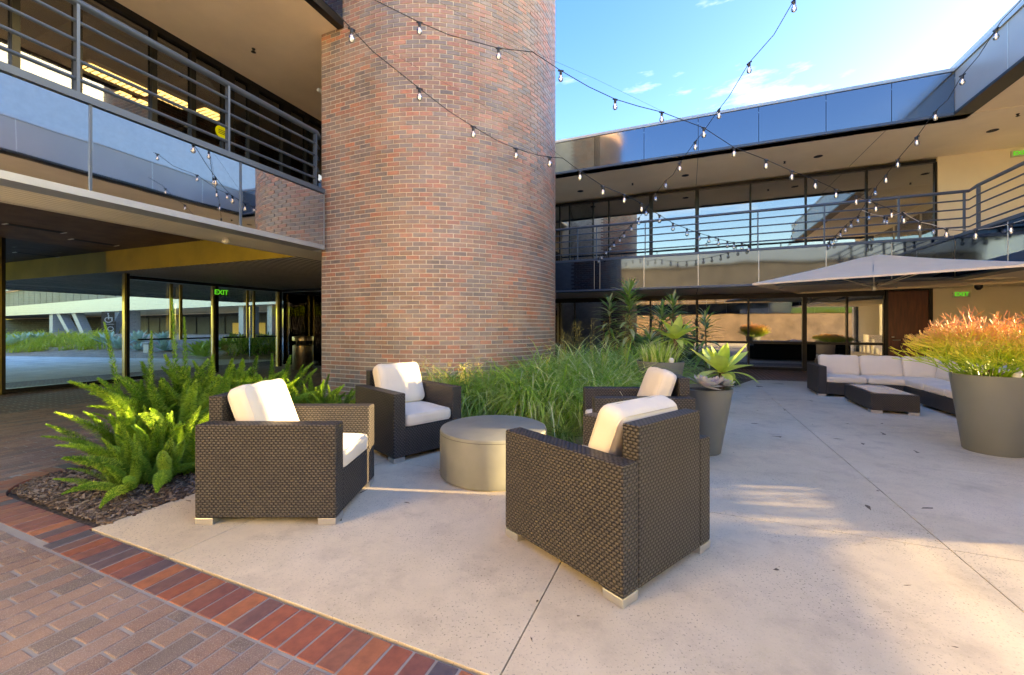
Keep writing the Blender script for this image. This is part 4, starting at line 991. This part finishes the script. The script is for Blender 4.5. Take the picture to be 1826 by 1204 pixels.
tussock('sedge tussock at the front of the striped grass, right of centre', 970, 762, .8)
tussock('dark sedge tussock behind the bowl of the middle planter', 1250, 690, 1.1)
tussock('sedge tussock at the paving edge under the lime agave', 1298, 688, 1.1)
tussock('sedge tussock left of the lime agave, by the far glass', 1215, 690, 1.0)
DL = [fat_leaf(.31, .024, -.8, M['dracaena'], 'leaf', .2, 6), fat_leaf(.29, .023, -.35, M['dracaena'], 'leaf', .2, 6)]
def dracaena(label, px, ytop, Y, hleaf, n, s=1.0):
    X = (px - HX) / F * Y; H = HC + (HY - ytop) / F * Y - .14 * s
    t = thing('dracaena', label, 'shrub', (X, Y, 0), 0, 'upright dracaenas by the far glass')
    q = MB(); q.tube([(0, 0, 0), (.015, 0, H * .5), (0, .01, H)], .02, 7, .014); q.build('stem', M['woody'], t, smooth=True)
    for i in range(n):
        f = i / (n - 1); z = H - hleaf * f; el = R(80 - 100 * f ** .55 + random.uniform(-10, 10)); az = i * 2.4 + random.uniform(-.2, .2)
        sc_ = 1.25 * s * random.uniform(.85, 1.15) * (.75 + .4 * min(1, f * 3)); inst('leaf', random.choice(DL), t, (0, 0, z), Euler((0, -el, az), 'XYZ'), (sc_,) * 3)
dracaena('tallest leafy dracaena rising above the striped grass', 1122, 503, 8.4, 1.3, 150, 1.15)
dracaena('slim dracaena just left of the tallest one', 1087, 528, 8.6, .75, 70, .9)
dracaena('leafy dracaena with twin tips, the right hand tip', 1200, 526, 8.8, 1.05, 110, 1.0)
dracaena('shorter dracaena leaning on the twin tipped one from the left', 1180, 540, 8.7, .95, 85, 1.0)
dracaena('lone dracaena standing right of the rear lime agave', 1258, 553, 8.9, .9, 72, 1.0)
dracaena('low dark dracaena filling the gap behind the rear planter', 1160, 590, 8.0, .7, 60, 1.0)

# ------------------------------------------------------------------ PLANTERS
def pot(label, loc, r0, r1, h, group='tapered grey planters'):
    t = thing('planter', label, 'planter', loc, 0, group)
    q = MB(); q.lathe([(r0 - .01, 0), (r0, .01), (r1, h - .02), (r1, h), (r1 - .025, h + .002), (r1 - .03, h - .05), (.05, h - .06)], 48); q.build('shell', M['pot'], t, smooth=True)
    q = MB(); q.lathe([(r1 - .035, h - .055), (r1 - .04, h - .035), (.05, h - .02)], 24); q.build('soil', M['soil'], t, smooth=True)
    return t
pm = (1.985, 4.28, .001); pot('grey tapered planter standing behind the front right armchair', pm, .165, .275, .665)
pb = (2.14, 5.95, .001); pot('grey tapered planter full of strappy leaves behind the rear armchair', pb, .20, .325, .80)
pr = (4.98, 4.27, .001); pot('large grey tapered planter with firestick bush at the right edge', pr, .22, .315, .80)
rosette('lime_agave', 'lime green agave on a short trunk in the middle planter', 'agave', (2.21, 4.34, .80), .37, AG, 19, (80, -4), stem=.16, group='lime agaves in planters')
rosette('lime_agave', 'lime green agave with drooping tips rising behind the rear planter', 'agave', (2.38, 6.0, 1.10), .40, AG, 20, (80, -6), stem=.3, group='lime agaves in planters')
EL = [fat_leaf(.085, .026, .35, M['echeveria'], 'leaf', .35, 4)]
def eche(label, loc, s, n=26):
    t = thing('echeveria', label, 'succulent', loc, 0, 'succulents in the middle planter')
    t.rotation_euler = (random.uniform(-.5, .1), random.uniform(-.4, .4), 0)
    for i in range(n):
        f = i / n; inst('leaf', EL[0], t, (0, 0, .01 * (1 - f)), Euler((0, -R(78 - 78 * f), i * 2.4), 'XYZ'), (s * (.45 + .7 * f),) * 3)
eche('purple grey echeveria hanging over the left rim of the middle planter', (1.86, 4.00, .715), 1.9, 32)
eche('grey green echeveria at the centre of the middle planter', (2.02, 4.07, .72), 1.5)
eche('small silver echeveria beside the lime agave trunk', (2.14, 4.12, .70), 1.3)
def pot_grass():
    q = MB()
    for k in range(300):
        r = .26 * math.sqrt(random.random()); a = random.uniform(0, 6.28); q.col = random.uniform(0, .75)
        blade(q, (r * math.cos(a), r * math.sin(a), 0), a + random.gauss(0, .6), random.uniform(.2, .42), .0055, random.uniform(1.1, 1.5), random.uniform(.3, 1.2), 4)
    o = q.build('strappy_plant', M['grass']); o.location = (pb[0], pb[1], .77); tag(o, 'upright strappy green leaves filling the rear planter', 'plant')
pot_grass()
def spot(label, loc):
    t = thing('garden_spotlight', label, 'spotlight', loc, 0, 'small white spotlights in the planters')
    q = MB(); q.tube([(0, 0, 0), (0, -.01, .05)], .03, 12, .036); q.tube([(0, -.01, .05), (0, -.012, .075)], .036, 12, .02); q.build('head', M['plastic_white'], t, smooth=True)
    q = MB(); q.tube([(0, 0, -.06), (0, 0, .01)], .01, 6); q.build('stake', M['darkframe'], t)
spot('small white spotlight at the front rim of the rear planter', (2.19, 5.67, .79)); spot('small white spotlight at the rim of the firestick planter', (4.93, 4.03, .80))
def firestick_mesh(seed, Rr, H, n, lv0=4):
    rn = random.Random(seed); q = MB()
    def grow(p, d, L, r, lv):
        e = p + d * L; t0 = min(.99, max(0, (p.z / H) * .85 + (lv0 - lv) * .05 + rn.uniform(-.08, .08))); q.col = t0
        q.tube([tuple(p), tuple(e)], r, 3, r * .8, cap=False)
        if lv == 0: return
        for k in range(rn.choice((2, 2, 3)) if lv0 == 5 else rn.choice((2, 3, 3))):
            dd = (d + Vector((rn.gauss(0, .60), rn.gauss(0, .60), rn.uniform(-.05, .35)))).normalized(); grow(e, dd, L * rn.uniform(.62, .95), r * .82, lv - 1)
    for i in range(n):
        a = rn.uniform(0, 6.28); rr = Rr * .45 * math.sqrt(rn.random()); t = rn.random() ** .6
        d = Vector((math.cos(a) * t, math.sin(a) * t, 1.35 - .95 * t)).normalized(); grow(Vector((rr * math.cos(a), rr * math.sin(a), 0)), d, rn.uniform(.11, .16) * H / .62 * (.82 if lv0 == 5 else 1), .0068, lv0)
    return q.mesh('twigs', M['firestick'])
fm = firestick_mesh(3, .60, .80, 105, 5)
t = thing('firestick_bush', 'dense firestick bush, green below and orange at the tips, in the large right planter', 'shrub', (pr[0] + .03, pr[1] + .05, .77), 0)
inst('twigs', fm, t, (0, 0, 0), (0, 0, 0), (1.05, 1.05, 1.14))
q = MB(); q.tube([(0, 0, -.03), (0, 0, .08)], .02, 8); q.build('stem', M['woody'], t)
fm2 = firestick_mesh(4, .6, .5, 26)
for i, (a, bb, l) in enumerate(((5.6, 7.9, 'black box planter of firestick bushes under the gallery, nearest the back building'), (5.9, 5.6, 'black box planter of firestick bushes under the gallery, just outside the right edge'))):
    w = RF.w(a, bb); t = thing('box_planter', l, 'planter', (w.x, w.y, 0), RF.rz, 'black box planters under the gallery')
    q = MB(); q.box(-.25, .25, -.85, .85, 0, .62); q.build('box', M['ink'], t, bevel=.01)
    u = thing('firestick_hedge', l.replace('black box planter of firestick bushes', 'clipped firestick bushes in the black planter'), 'shrub', (w.x, w.y, .6), RF.rz, 'firestick hedges')
    for y in (-.55, 0, .55): inst('twigs', fm2, u, (0, y, 0), (0, 0, y * 3))

# ------------------------------------------------------------------ SEATING
PIPE = {}
def cushion(me, parent):
    o = mesh_obj(me.name.split('.')[0], me, None, parent); x, y, z, rr = PIPE[me.name]; q = MB(); rr = min(.05, rr)
    for sz in (-1, 1):
        pts = []
        for cx, cy, a0 in ((x - rr, y - rr, 0), (-x + rr, y - rr, 90), (-x + rr, -y + rr, 180), (x - rr, -y + rr, 270)):
            pts += [(cx + rr * math.cos(R(a0 + k * 30)), cy + rr * math.sin(R(a0 + k * 30)), sz * z) for k in range(4)]
        q.tube(pts + [pts[0]], .0042, 5, cap=False)
    q.build('piping', M['cushion'], o, smooth=True); return o
def cushion_mesh(w, d, h, r=.045, puff=.02, name='cushion', seed=0):
    rn = random.Random(seed); n = 12; bm = bmesh.new(); bmesh.ops.create_cube(bm, size=2)
    bmesh.ops.subdivide_edges(bm, edges=bm.edges[:], cuts=n, use_grid_fill=True)
    hx, hy, hz = w / 2, d / 2, h / 2; r = min(r, hz * .9)
    ph = [rn.uniform(0, 6) for _ in range(4)]
    for v in bm.verts:
        x, y, z = v.co.x, v.co.y, v.co.z
        p = Vector((x * hx, y * hy, z * hz)); c = Vector((max(-hx + r, min(hx - r, p.x)), max(-hy + r, min(hy - r, p.y)), max(-hz + r, min(hz - r, p.z)))); dd = p - c
        if dd.length > r: p = c + dd.normalized() * r
        k = (1 - x * x) * (1 - y * y); p.z += (puff * k if z > 0 else -puff * .5 * k) * abs(z)
        p.z += .003 * math.sin(x * 5 + ph[0]) * math.cos(y * 4 + ph[1]); p.x *= 1 + .012 * math.sin(y * 3 + ph[2]); p.y += .004 * math.sin(x * 7 + ph[3])
        v.co = p
    me = bpy.data.meshes.new(name); bm.to_mesh(me); bm.free(); me.polygons.foreach_set('use_smooth', [True] * len(me.polygons)); me.materials.append(M['cushion']); PIPE[me.name] = (hx - .27 * r, hy - .27 * r, hz - .27 * r, r); return me
def wbox(name, parent, *a, bev=.012):
    q = MB(); q.box(*a); return q.build(name, M['wicker'], parent, bevel=bev, uv=True)
def armchair(label, corner, rz, W, D, front_left=True, H=.655, HB=.82, seed=0):
    """local frame: front faces -y, origin at the centre of the footprint"""
    t = thing('wicker_armchair', label, 'armchair', corner, rz, 'wicker armchairs round the drum table')
    x, y = W / 2, D / 2; T = .125; TBK = .095
    wbox('arm', t, -x, -x + T, -y, y, .045, H); wbox('arm', t, x - T, x, -y, y, .045, H)
    wbox('backrest', t, -x + T + .0004, x - T - .0004, y - TBK, y - .0015, .045, HB, bev=.005)
    wbox('seat_base', t, -x + T + .001, x - T - .001, -y + .004, y - TBK - .001, .045, .315, bev=.006)
    cw = W - 2 * T - .012; sd = D - TBK - .02
    o = cushion(cushion_mesh(cw, sd, .125, .04, .018, seed=seed, name='seat_cushion'), t); o.location = (0, -y + sd / 2 - .004, .315 + .066)
    bc = cushion(cushion_mesh(cw - .004, .46, .155, .055, .022, seed=seed + 1, name='back_cushion'), t)
    bc.location = (random.uniform(-.01, .01), y - TBK - .155, .66); bc.rotation_euler = (R(90 - 21), 0, R(random.uniform(-3, 3)))
    for sx in (-1, 1):
        for sy in (-1, 1):
            q = MB(); q.box(min(sx * (x - .001), sx * (x - .12)), max(sx * (x - .001), sx * (x - .12)), min(sy * (y - .001), sy * (y - .12)), max(sy * (y - .001), sy * (y - .12)), 0, .044); q.build('foot', M['alu'], t, bevel=.003)
    return t
def from_corners(P, Q, Rr):
    """P,Q,Rr ground points: Q shared corner; returns centre"""
    return (P + Rr) / 2
# chair 1 (left): front near corner, rear near corner
a_ = ground(599, 937); b_ = ground(343, 937); c_ = ground(669.4, 863)
fd = (a_ - b_).normalized(); W1, D1 = .76, .925                       # front direction = +x-ish
sdv = Vector((-fd.y, fd.x, 0)); 
cen = a_ - fd * D1 / 2 + sdv * W1 / 2; armchair('wicker armchair on the left whose side faces the viewer, beside the ferns', (cen.x, cen.y, .001), math.atan2(fd.y, fd.x) + R(90), W1, D1, seed=1)
# chair 2 (far left)
a_ = ground(702.5, 827.7); fr2 = Vector((.70, -.714, 0)); W2, D2 = .80, .86; sdv = Vector((.714, .70, 0))
cen = a_ - fr2 * D2 / 2 + sdv * W2 / 2; armchair('wicker armchair in front of the brick tower, facing the table', (cen.x, cen.y, .001), math.atan2(fr2.y, fr2.x) + R(90), W2, D2, HB=.81, seed=3)
# chair 3 (front right), seen from behind
P_, Q_, R_ = ground(896, 956), ground(1111, 1088), ground(1275, 979)
fr3 = ((P_ - Q_).normalized() + Matrix.Rotation(R(90), 3, 'Z') @ (R_ - Q_).normalized()).normalized()
W3, D3 = .845, .88; cen = Q_ + fr3 * D3 / 2 + (Matrix.Rotation(R(-90), 3, 'Z') @ fr3) * W3 / 2
armchair('wicker armchair nearest the viewer, turned with its woven back to us', (cen.x, cen.y, .001), math.atan2(fr3.y, fr3.x) + R(90), W3, D3, seed=5)
# chair 4 behind it
fr4 = Vector((-1, .03, 0)).normalized(); cen = Vector((1.20, 4.05, 0)); armchair('wicker armchair between the nearest chair and the rear planter', (cen.x, cen.y, .001), math.atan2(fr4.y, fr4.x) + R(90), .72, .90, seed=7)
# drum table
t = thing('drum_table', 'round grey concrete drum table in the middle of the four armchairs', 'table', (-.165, 3.70, .001))
q = MB(); r_ = .475; q.lathe([(r_ - .02, 0), (r_ - .02, .012), (r_, .013), (r_, .405 - .02), (r_ - .006, .405 - .006), (r_ - .02, .405), (.02, .405)], 72); q.build('drum', M['drum'], t, smooth=True)
q = MB(); q.lathe([(r_ + .001, .372), (r_ + .001, .375)], 72); q.build('seam_line', M['ink'], t)

# sectional sofa
def sofa():
    t = thing('sectional_sofa', 'long L shaped wicker sectional sofa with cream cushions under the umbrella', 'sofa', (0, 0, .001)); t.matrix_world = framed(RF, 0, 0, .001)
    A0, B0, DB = 2.26, 9.32, .80; AC = 3.5; AR = 4.42; BE = 5.9
    wbox('arm', t, A0, A0 + .13, B0, B0 + DB, .04, .557)
    wbox('backrest', t, A0 + .131, AR, B0 + DB - .12, B0 + DB - .001, .04, .66)
    wbox('seat_base', t, A0 + .131, AC - .002, B0 + .003, B0 + DB - .121, .04, .255)
    wbox('seat_base', t, AC, AR - .121, BE, B0 + DB - .121, .04, .255); wbox('backrest', t, AR - .12, AR, BE, B0 + DB - .121, .04, .66)
    sw = .62
    for i in range(2):
        o = cushion(cushion_mesh(sw - .008, .64, .115, .04, .012, seed=20 + i, name='seat_cushion'), t); o.location = (A0 + .14 + sw * (i + .5) - .015, B0 + .32, .255 + .058)
    for i in range(5):
        o = cushion(cushion_mesh(.76, .62 - .008, .115, .04, .012, seed=30 + i, name='seat_cushion'), t); o.location = (AC + .378, B0 + DB - .15 - .62 * (i + .5) - (.0), .255 + .058)
    for i in range(3):
        o = cushion(cushion_mesh(.63, .40, .15, .05, .03, seed=40 + i, name='back_cushion'), t); o.location = (A0 + .14 + .635 * (i + .5), B0 + DB - .235, .54); o.rotation_euler = (R(90 - 12), 0, R(random.uniform(-2, 2)))
    for i in range(4):
        o = cushion(cushion_mesh(.60, .40, .15, .05, .03, seed=50 + i, name='back_cushion'), t); o.location = (AR - .235, B0 + DB - .36 - .61 * (i + .5), .54); o.rotation_euler = (R(90 - 12), 0, R(-90 + random.uniform(-2, 2)))
    for x, y in ((A0 + .06, B0 + .06), (A0 + 1.1, B0 + .06), (AC + .06, B0 - .55), (AC + .06, B0 - 1.8), (AC + .06, BE + .1)):
        q = MB(); q.box(x - .06, x + .06, y - .06, y + .06, 0, .04); q.build('foot', M['alu'], t)
sofa()
def coffee():
    t = thing('coffee_table', 'low wicker coffee table with glass top in front of the sofa', 'table'); t.matrix_world = framed(RF, 0, 0, .001)
    a0, a1, b0, b1 = 2.55, 3.12, 7.82, 8.95
    wbox('body', t, a0, a1, b0, b1, .04, .288)
    q = MB(); q.box(a0 + .05, a1 - .05, b0 + .05, b1 - .05, .2885, .297); q.build('glass_top', simple('pale_glass_top', (.42, .40, .34), .12), t, bevel=.002)
    for x in (a0 + .07, a1 - .07):
        for y in (b0 + .07, b1 - .07): q = MB(); q.box(x - .068, x + .068, y - .068, y + .068, 0, .039); q.build('foot', M['alu'], t)
coffee()
# umbrella
def umbrella():
    C = Vector((8.15, 9.28, 0)); u = Vector((.746, .666, 0)); v = Vector((.666, -.746, 0)); S = 1.88; ze, za = 2.28, 2.93
    t = thing('cantilever_umbrella', 'large taupe cantilever umbrella shading the sectional sofa', 'umbrella', C)
    cor = [(-u - v) * S, (u - v) * S, u * S + v * 2.3, v * 2.3 - u * S]
    rim = []
    for i in range(4):
        A, B = cor[i], cor[(i + 1) % 4]; rim += [A, (A + B) / 2 * 1.0]
    q = MB(); top = (0, 0, za - ze)
    n = 8
    for i in range(8):
        A, B = rim[i], rim[(i + 1) % 8]; vs = []; fs = []; k = 6
        for j in range(k + 1):
            f = j / k; sag = -.05 * math.sin(f * math.pi) ; P = A * f; Q = B * f; zz = (za - ze) * (1 - f) + sag * .6
            mid = (P + Q) / 2; vs += [(P.x, P.y, zz), (mid.x, mid.y, zz - .03 * f), (Q.x, Q.y, zz)]
        for j in range(k):
            for s_ in (0, 1): fs.append((j * 3 + s_, j * 3 + s_ + 1, j * 3 + s_ + 4, j * 3 + s_ + 3))
        q.add(vs, fs)
    o = q.build('canopy', M['canopy'], t); o.location = (0, 0, ze); 
    md = o.modifiers.new('thick', 'SOLIDIFY'); md.thickness = .006
    q = MB(); n_ = 8
    for i in range(8):
        A, B = rim[i], rim[(i + 1) % 8]; q.add([(A.x, A.y, 0), (B.x, B.y, 0), (B.x, B.y, -.04), (A.x, A.y, -.04)], [(0, 1, 2, 3)])
    o = q.build('valance', M['canopy'], t); o.location = (0, 0, ze)
    hub = Vector((0, 0, 2.17))
    for r in rim:
        e = Vector((r.x, r.y, ze - .02)); q = MB(); q.tube([(0, 0, za - .06), tuple(e)], .013, 6); rb = q.build('rib', M['alu'], t)
        m = Vector((0, 0, za - .06)).lerp(e, .5); q = MB(); q.tube([tuple(hub), tuple(m)], .012, 6); q.build('strut', M['cable_pale'], rb)
    q = MB(); q.lathe([(.03, 2.10), (.05, 2.12), (.05, 2.22), (.025, 2.24), (.02, za - .02)], 14); q.build('hub', M['alu'], t, smooth=True)
    q = MB(); q.lathe([(.05, za - .01), (.075, za + .02), (.06, za + .07), (.02, za + .09)], 16); q.build('finial', M['plastic_white'], t, smooth=True)
    e1 = at(1735, 455, 9.3) - C; e2 = at(1826, 424, 9.1) - C; dr = (e2 - e1); mast = e1 + dr * 2.6
    q = MB(); q.tube([tuple(e1 - dr * .55), tuple(e1), tuple(mast)], .028, 8); q.build('arm', M['alu'], t, smooth=True)
    q = MB(); q.tube([(mast.x, mast.y, 0), (mast.x, mast.y, mast.z + .05)], .045, 12); q.build('mast', M['alu'], t, smooth=True)
    q = MB(); q.box(mast.x - .4, mast.x + .4, mast.y - .4, mast.y + .4, .01, .1); q.build('base', M['darkframe'], t, bevel=.01)
umbrella()
# bar table and stools seen through the far glass
def bar_set():
    for px, l in ((1548, 'white bar table inside the glass left of the walnut door'),):
        a = RF.a_at(px, GB + .9); t = thing('bar_table', l, 'table'); t.matrix_world = framed(RF, a, GB + .9, .02)
        q = MB(); q.box(-.5, .5, -.3, .3, .98, 1.02); q.build('top', M['plastic_white'], t)
        for x in (-.45, .45):
            for y in (-.25, .25): q = MB(); q.box(x - .02, x + .02, y - .02, y + .02, 0, .98); q.build('leg', M['plastic_white'], t)
    for px, dy, l in ((1505, .5, 'pale bar stool leftmost beside the bar table inside'), (1528, .35, 'pale bar stool in front of the bar table inside'), (1560, .35, 'bar stool inside nearest the walnut door')):
        a = RF.a_at(px, GB + dy); t = thing('bar_stool', l, 'stool', group='bar stools behind the glass'); t.matrix_world = framed(RF, a, GB + dy, .02)
        m = M['plastic_white'] if px < 1555 else M['darkframe']
        q = MB(); q.box(-.17, .17, -.17, .17, .66, .70); q.build('seat', m, t)
        q = MB(); q.box(-.17, .17, .14, .17, .88, .98); q.build('backrest', m, t)
        for x in (-.15, .15):
            for y in (-.15, .15): q = MB(); q.box(x - .012, x + .012, y - .012, y + .012, 0, .66 if y < 0 else .9); q.build('leg', m, t)
bar_set()

# ------------------------------------------------------------------ STRING LIGHTS
def sock_meshes():
    q = MB(); q.tube([(-.035, 0, -.004), (0, 0, 0), (.035, 0, -.004)], .010, 6); q.lathe([(.010, .0), (.017, -.01), (.017, -.045), (.013, -.052)][::-1], 10); s = q.mesh('socket', M['socket'], smooth=True)
    q = MB(); q.lathe([(.012, -.052), (.016, -.062), (.028, -.085), (.031, -.105), (.024, -.127), (.008, -.138)][::-1], 14); b = q.mesh('bulb', M['bulb'], smooth=True)
    q = MB(); q.tube([(-.006, 0, -.06), (-.004, 0, -.11), (.004, 0, -.11), (.006, 0, -.06)], .0022, 5); f = q.mesh('filament', M['filament'])
    return s, b, f
SM, BMh, FM = sock_meshes()
def strand(label, A, B, pts, bulbs, m='cable', wire=None, r=.0055):
    """A,B plan end points of the vertical plane the strand hangs in; pts photo pixels along the cable"""
    t = thing('string_light', label, 'string light', (0, 0, 0), 0, 'string lights over the courtyard')
    A = Vector(A); B = Vector(B)
    def hit(px, py):
        rr = (px - HX) / F; d = B - A; s = (rr * A.y - A.x) / (d.x - rr * d.y); p = A + d * s; return Vector((p.x, p.y, HC + (HY - py) / F * p.y))
    P = [hit(*p) for p in pts]; q = MB(); q.tube([tuple(p) for p in P], r, 6); q.build('cable', M[m], t, smooth=True)
    if wire: q = MB(); q.tube([tuple(hit(*p)) for p in wire], .0018, 4); q.build('support_wire', M['cable'], t)
    rz = math.atan2((B - A).y, (B - A).x)
    for px, py in bulbs:
        # the socket hangs from the cable at this column
        for i in range(len(pts) - 1):
            x0, x1 = pts[i][0], pts[i + 1][0]
            if min(x0, x1) <= px <= max(x0, x1): f = (px - x0) / (x1 - x0); cy = pts[i][1] + f * (pts[i + 1][1] - pts[i][1]); break
        else: cy = py
        w = hit(px, cy); s = inst('socket', SM, t, w, (0, 0, rz + random.uniform(-.2, .2)), (1.15,) * 3); 
        bb = inst('bulb', BMh, s, (0, 0, 0)); 
        if w.y < 8: inst('filament', FM, t, w, (0, 0, rz), (1.15,) * 3)
fbp = lambda px: RF.w(RF.a_at(px, FB - .05), FB - .05)
strand('string light from the left roof corner down to the gallery rail right of centre', (-2.0, 4.7), fbp(1340)[:2],
       [(600, 22), (627, 52), (665, 92), (748, 158), (800, 198), (844, 226), (885, 250), (920, 265), (960, 277), (980, 280), (1003, 282), (1034, 305), (1075, 332), (1113, 347), (1142, 362), (1165, 377), (1200, 398), (1225, 408), (1247, 416), (1264, 421), (1281, 426), (1300, 431), (1322, 434), (1336, 438)],
       [(627, 65), (748, 168), (844, 232), (920, 270), (980, 287), (1034, 312), (1075, 339), (1113, 352), (1144, 368), (1176, 380), (1200, 392), (1225, 402), (1247, 411), (1264, 418), (1281, 425), (1297, 430), (1309, 436), (1323, 436), (1335, 438)],
       wire=[(690, 90), (850, 180), (985, 268), (1003, 281)])
strand('string light crossing high over the tower and the sky to the right gallery', (-1.45, 5.2), fbp(1740)[:2],
       [(640, -14), (748, 40), (800, 62), (889, 86), (950, 93), (1000, 126), (1050, 155), (1097, 177), (1140, 190), (1180, 200), (1255, 228), (1309, 263), (1366, 285), (1412, 305), (1454, 321), (1491, 338), (1527, 350), (1560, 362), (1600, 378), (1640, 398), (1690, 410), (1730, 412)],
       [(748, 48), (889, 92), (1000, 135), (1097, 187), (1180, 207), (1255, 233), (1309, 270), (1366, 291), (1412, 312), (1454, 328), (1491, 344), (1527, 355), (1562, 366), (1590, 380), (1612, 392), (1640, 403), (1665, 408), (1688, 413)],
       wire=[(760, -10), (860, 48), (950, 92), (1060, 140), (1180, 198)])
strand('string light dropping from top centre right down to the gallery behind the dracaenas', (3.7, 5.4), fbp(1067)[:2],
       [(1425, -12), (1416, 0), (1380, 62), (1336, 112), (1300, 172), (1282, 195), (1252, 238), (1240, 252), (1212, 291), (1200, 312), (1187, 322), (1169, 346), (1158, 364), (1140, 388), (1120, 407), (1105, 422), (1085, 440), (1067, 460)],
       [(1416, 8), (1336, 120), (1282, 203), (1240, 260), (1212, 298), (1187, 328), (1169, 352), (1152, 375), (1139, 392), (1126, 406), (1113, 418), (1105, 427), (1095, 434), (1088, 441), (1081, 448), (1073, 454), (1067, 461)])
strand('string light from the top right corner of the sky down to the right gallery rail', (7.0, 5.4), fbp(1478)[:2],
       [(1834, -14), (1812, 10), (1785, 38), (1776, 52), (1745, 100), (1716, 134), (1690, 178), (1668, 198), (1635, 244), (1601, 284), (1580, 312), (1561, 335), (1545, 360), (1530, 385), (1510, 400), (1495, 415), (1478, 432)],
       [(1776, 55), (1716, 140), (1668, 205), (1635, 254), (1601, 291), (1580, 320), (1561, 342), (1551, 368), (1530, 400), (1518, 402), (1508, 405), (1499, 410), (1490, 417), (1484, 426), (1478, 433)])
strand('pale string light swagging low across the right gallery above the umbrella', (7.6, 6.0), fbp(1555)[:2],
       [(1840, 386), (1826, 392), (1803, 399), (1770, 406), (1740, 410), (1710, 410), (1688, 408), (1660, 400), (1640, 396), (1625, 388), (1610, 378), (1585, 388), (1555, 382), (1530, 372)],
       [(1803, 405), (1740, 415), (1688, 413), (1640, 405), (1610, 383), (1582, 398), (1550, 378), (1577, 402)], m='cable_pale')

# ------------------------------------------------------------------ fallen leaves and grit on the terrace
def litter():
    q = MB(); rn = random.Random(9)
    for k in range(38):
        X = rn.uniform(-2.2, 7.5); Y = rn.uniform(1.6, 9) ; a, bb = RF.ab(X, Y)
        if rn.random() < .5: a = rn.choice((-.64, 1.41)) + rn.gauss(0, .05); w = RF.w(a, bb); X, Y = w.x, w.y
        if bb < 1.5 or a < -2.4 or (bb > 4.2 and a < .3): continue
        l = rn.uniform(.004, .014); w_ = l * rn.uniform(.25, .5); q.mat = Matrix.Translation((X, Y, .006)) @ Euler((rn.uniform(-.3, .3), rn.uniform(-.3, .3), rn.uniform(0, 6.3))).to_matrix().to_4x4(); q.col = rn.random()
        q.add([(-l, 0, 0), (0, w_, .003), (l, 0, 0), (0, -w_, .002)], [(0, 1, 2, 3)])
    o = q.build('fallen_leaves', M['chip']); tag(o, 'small dry leaves and grit scattered over the concrete terrace', 'leaf litter', kind='stuff')
litter()
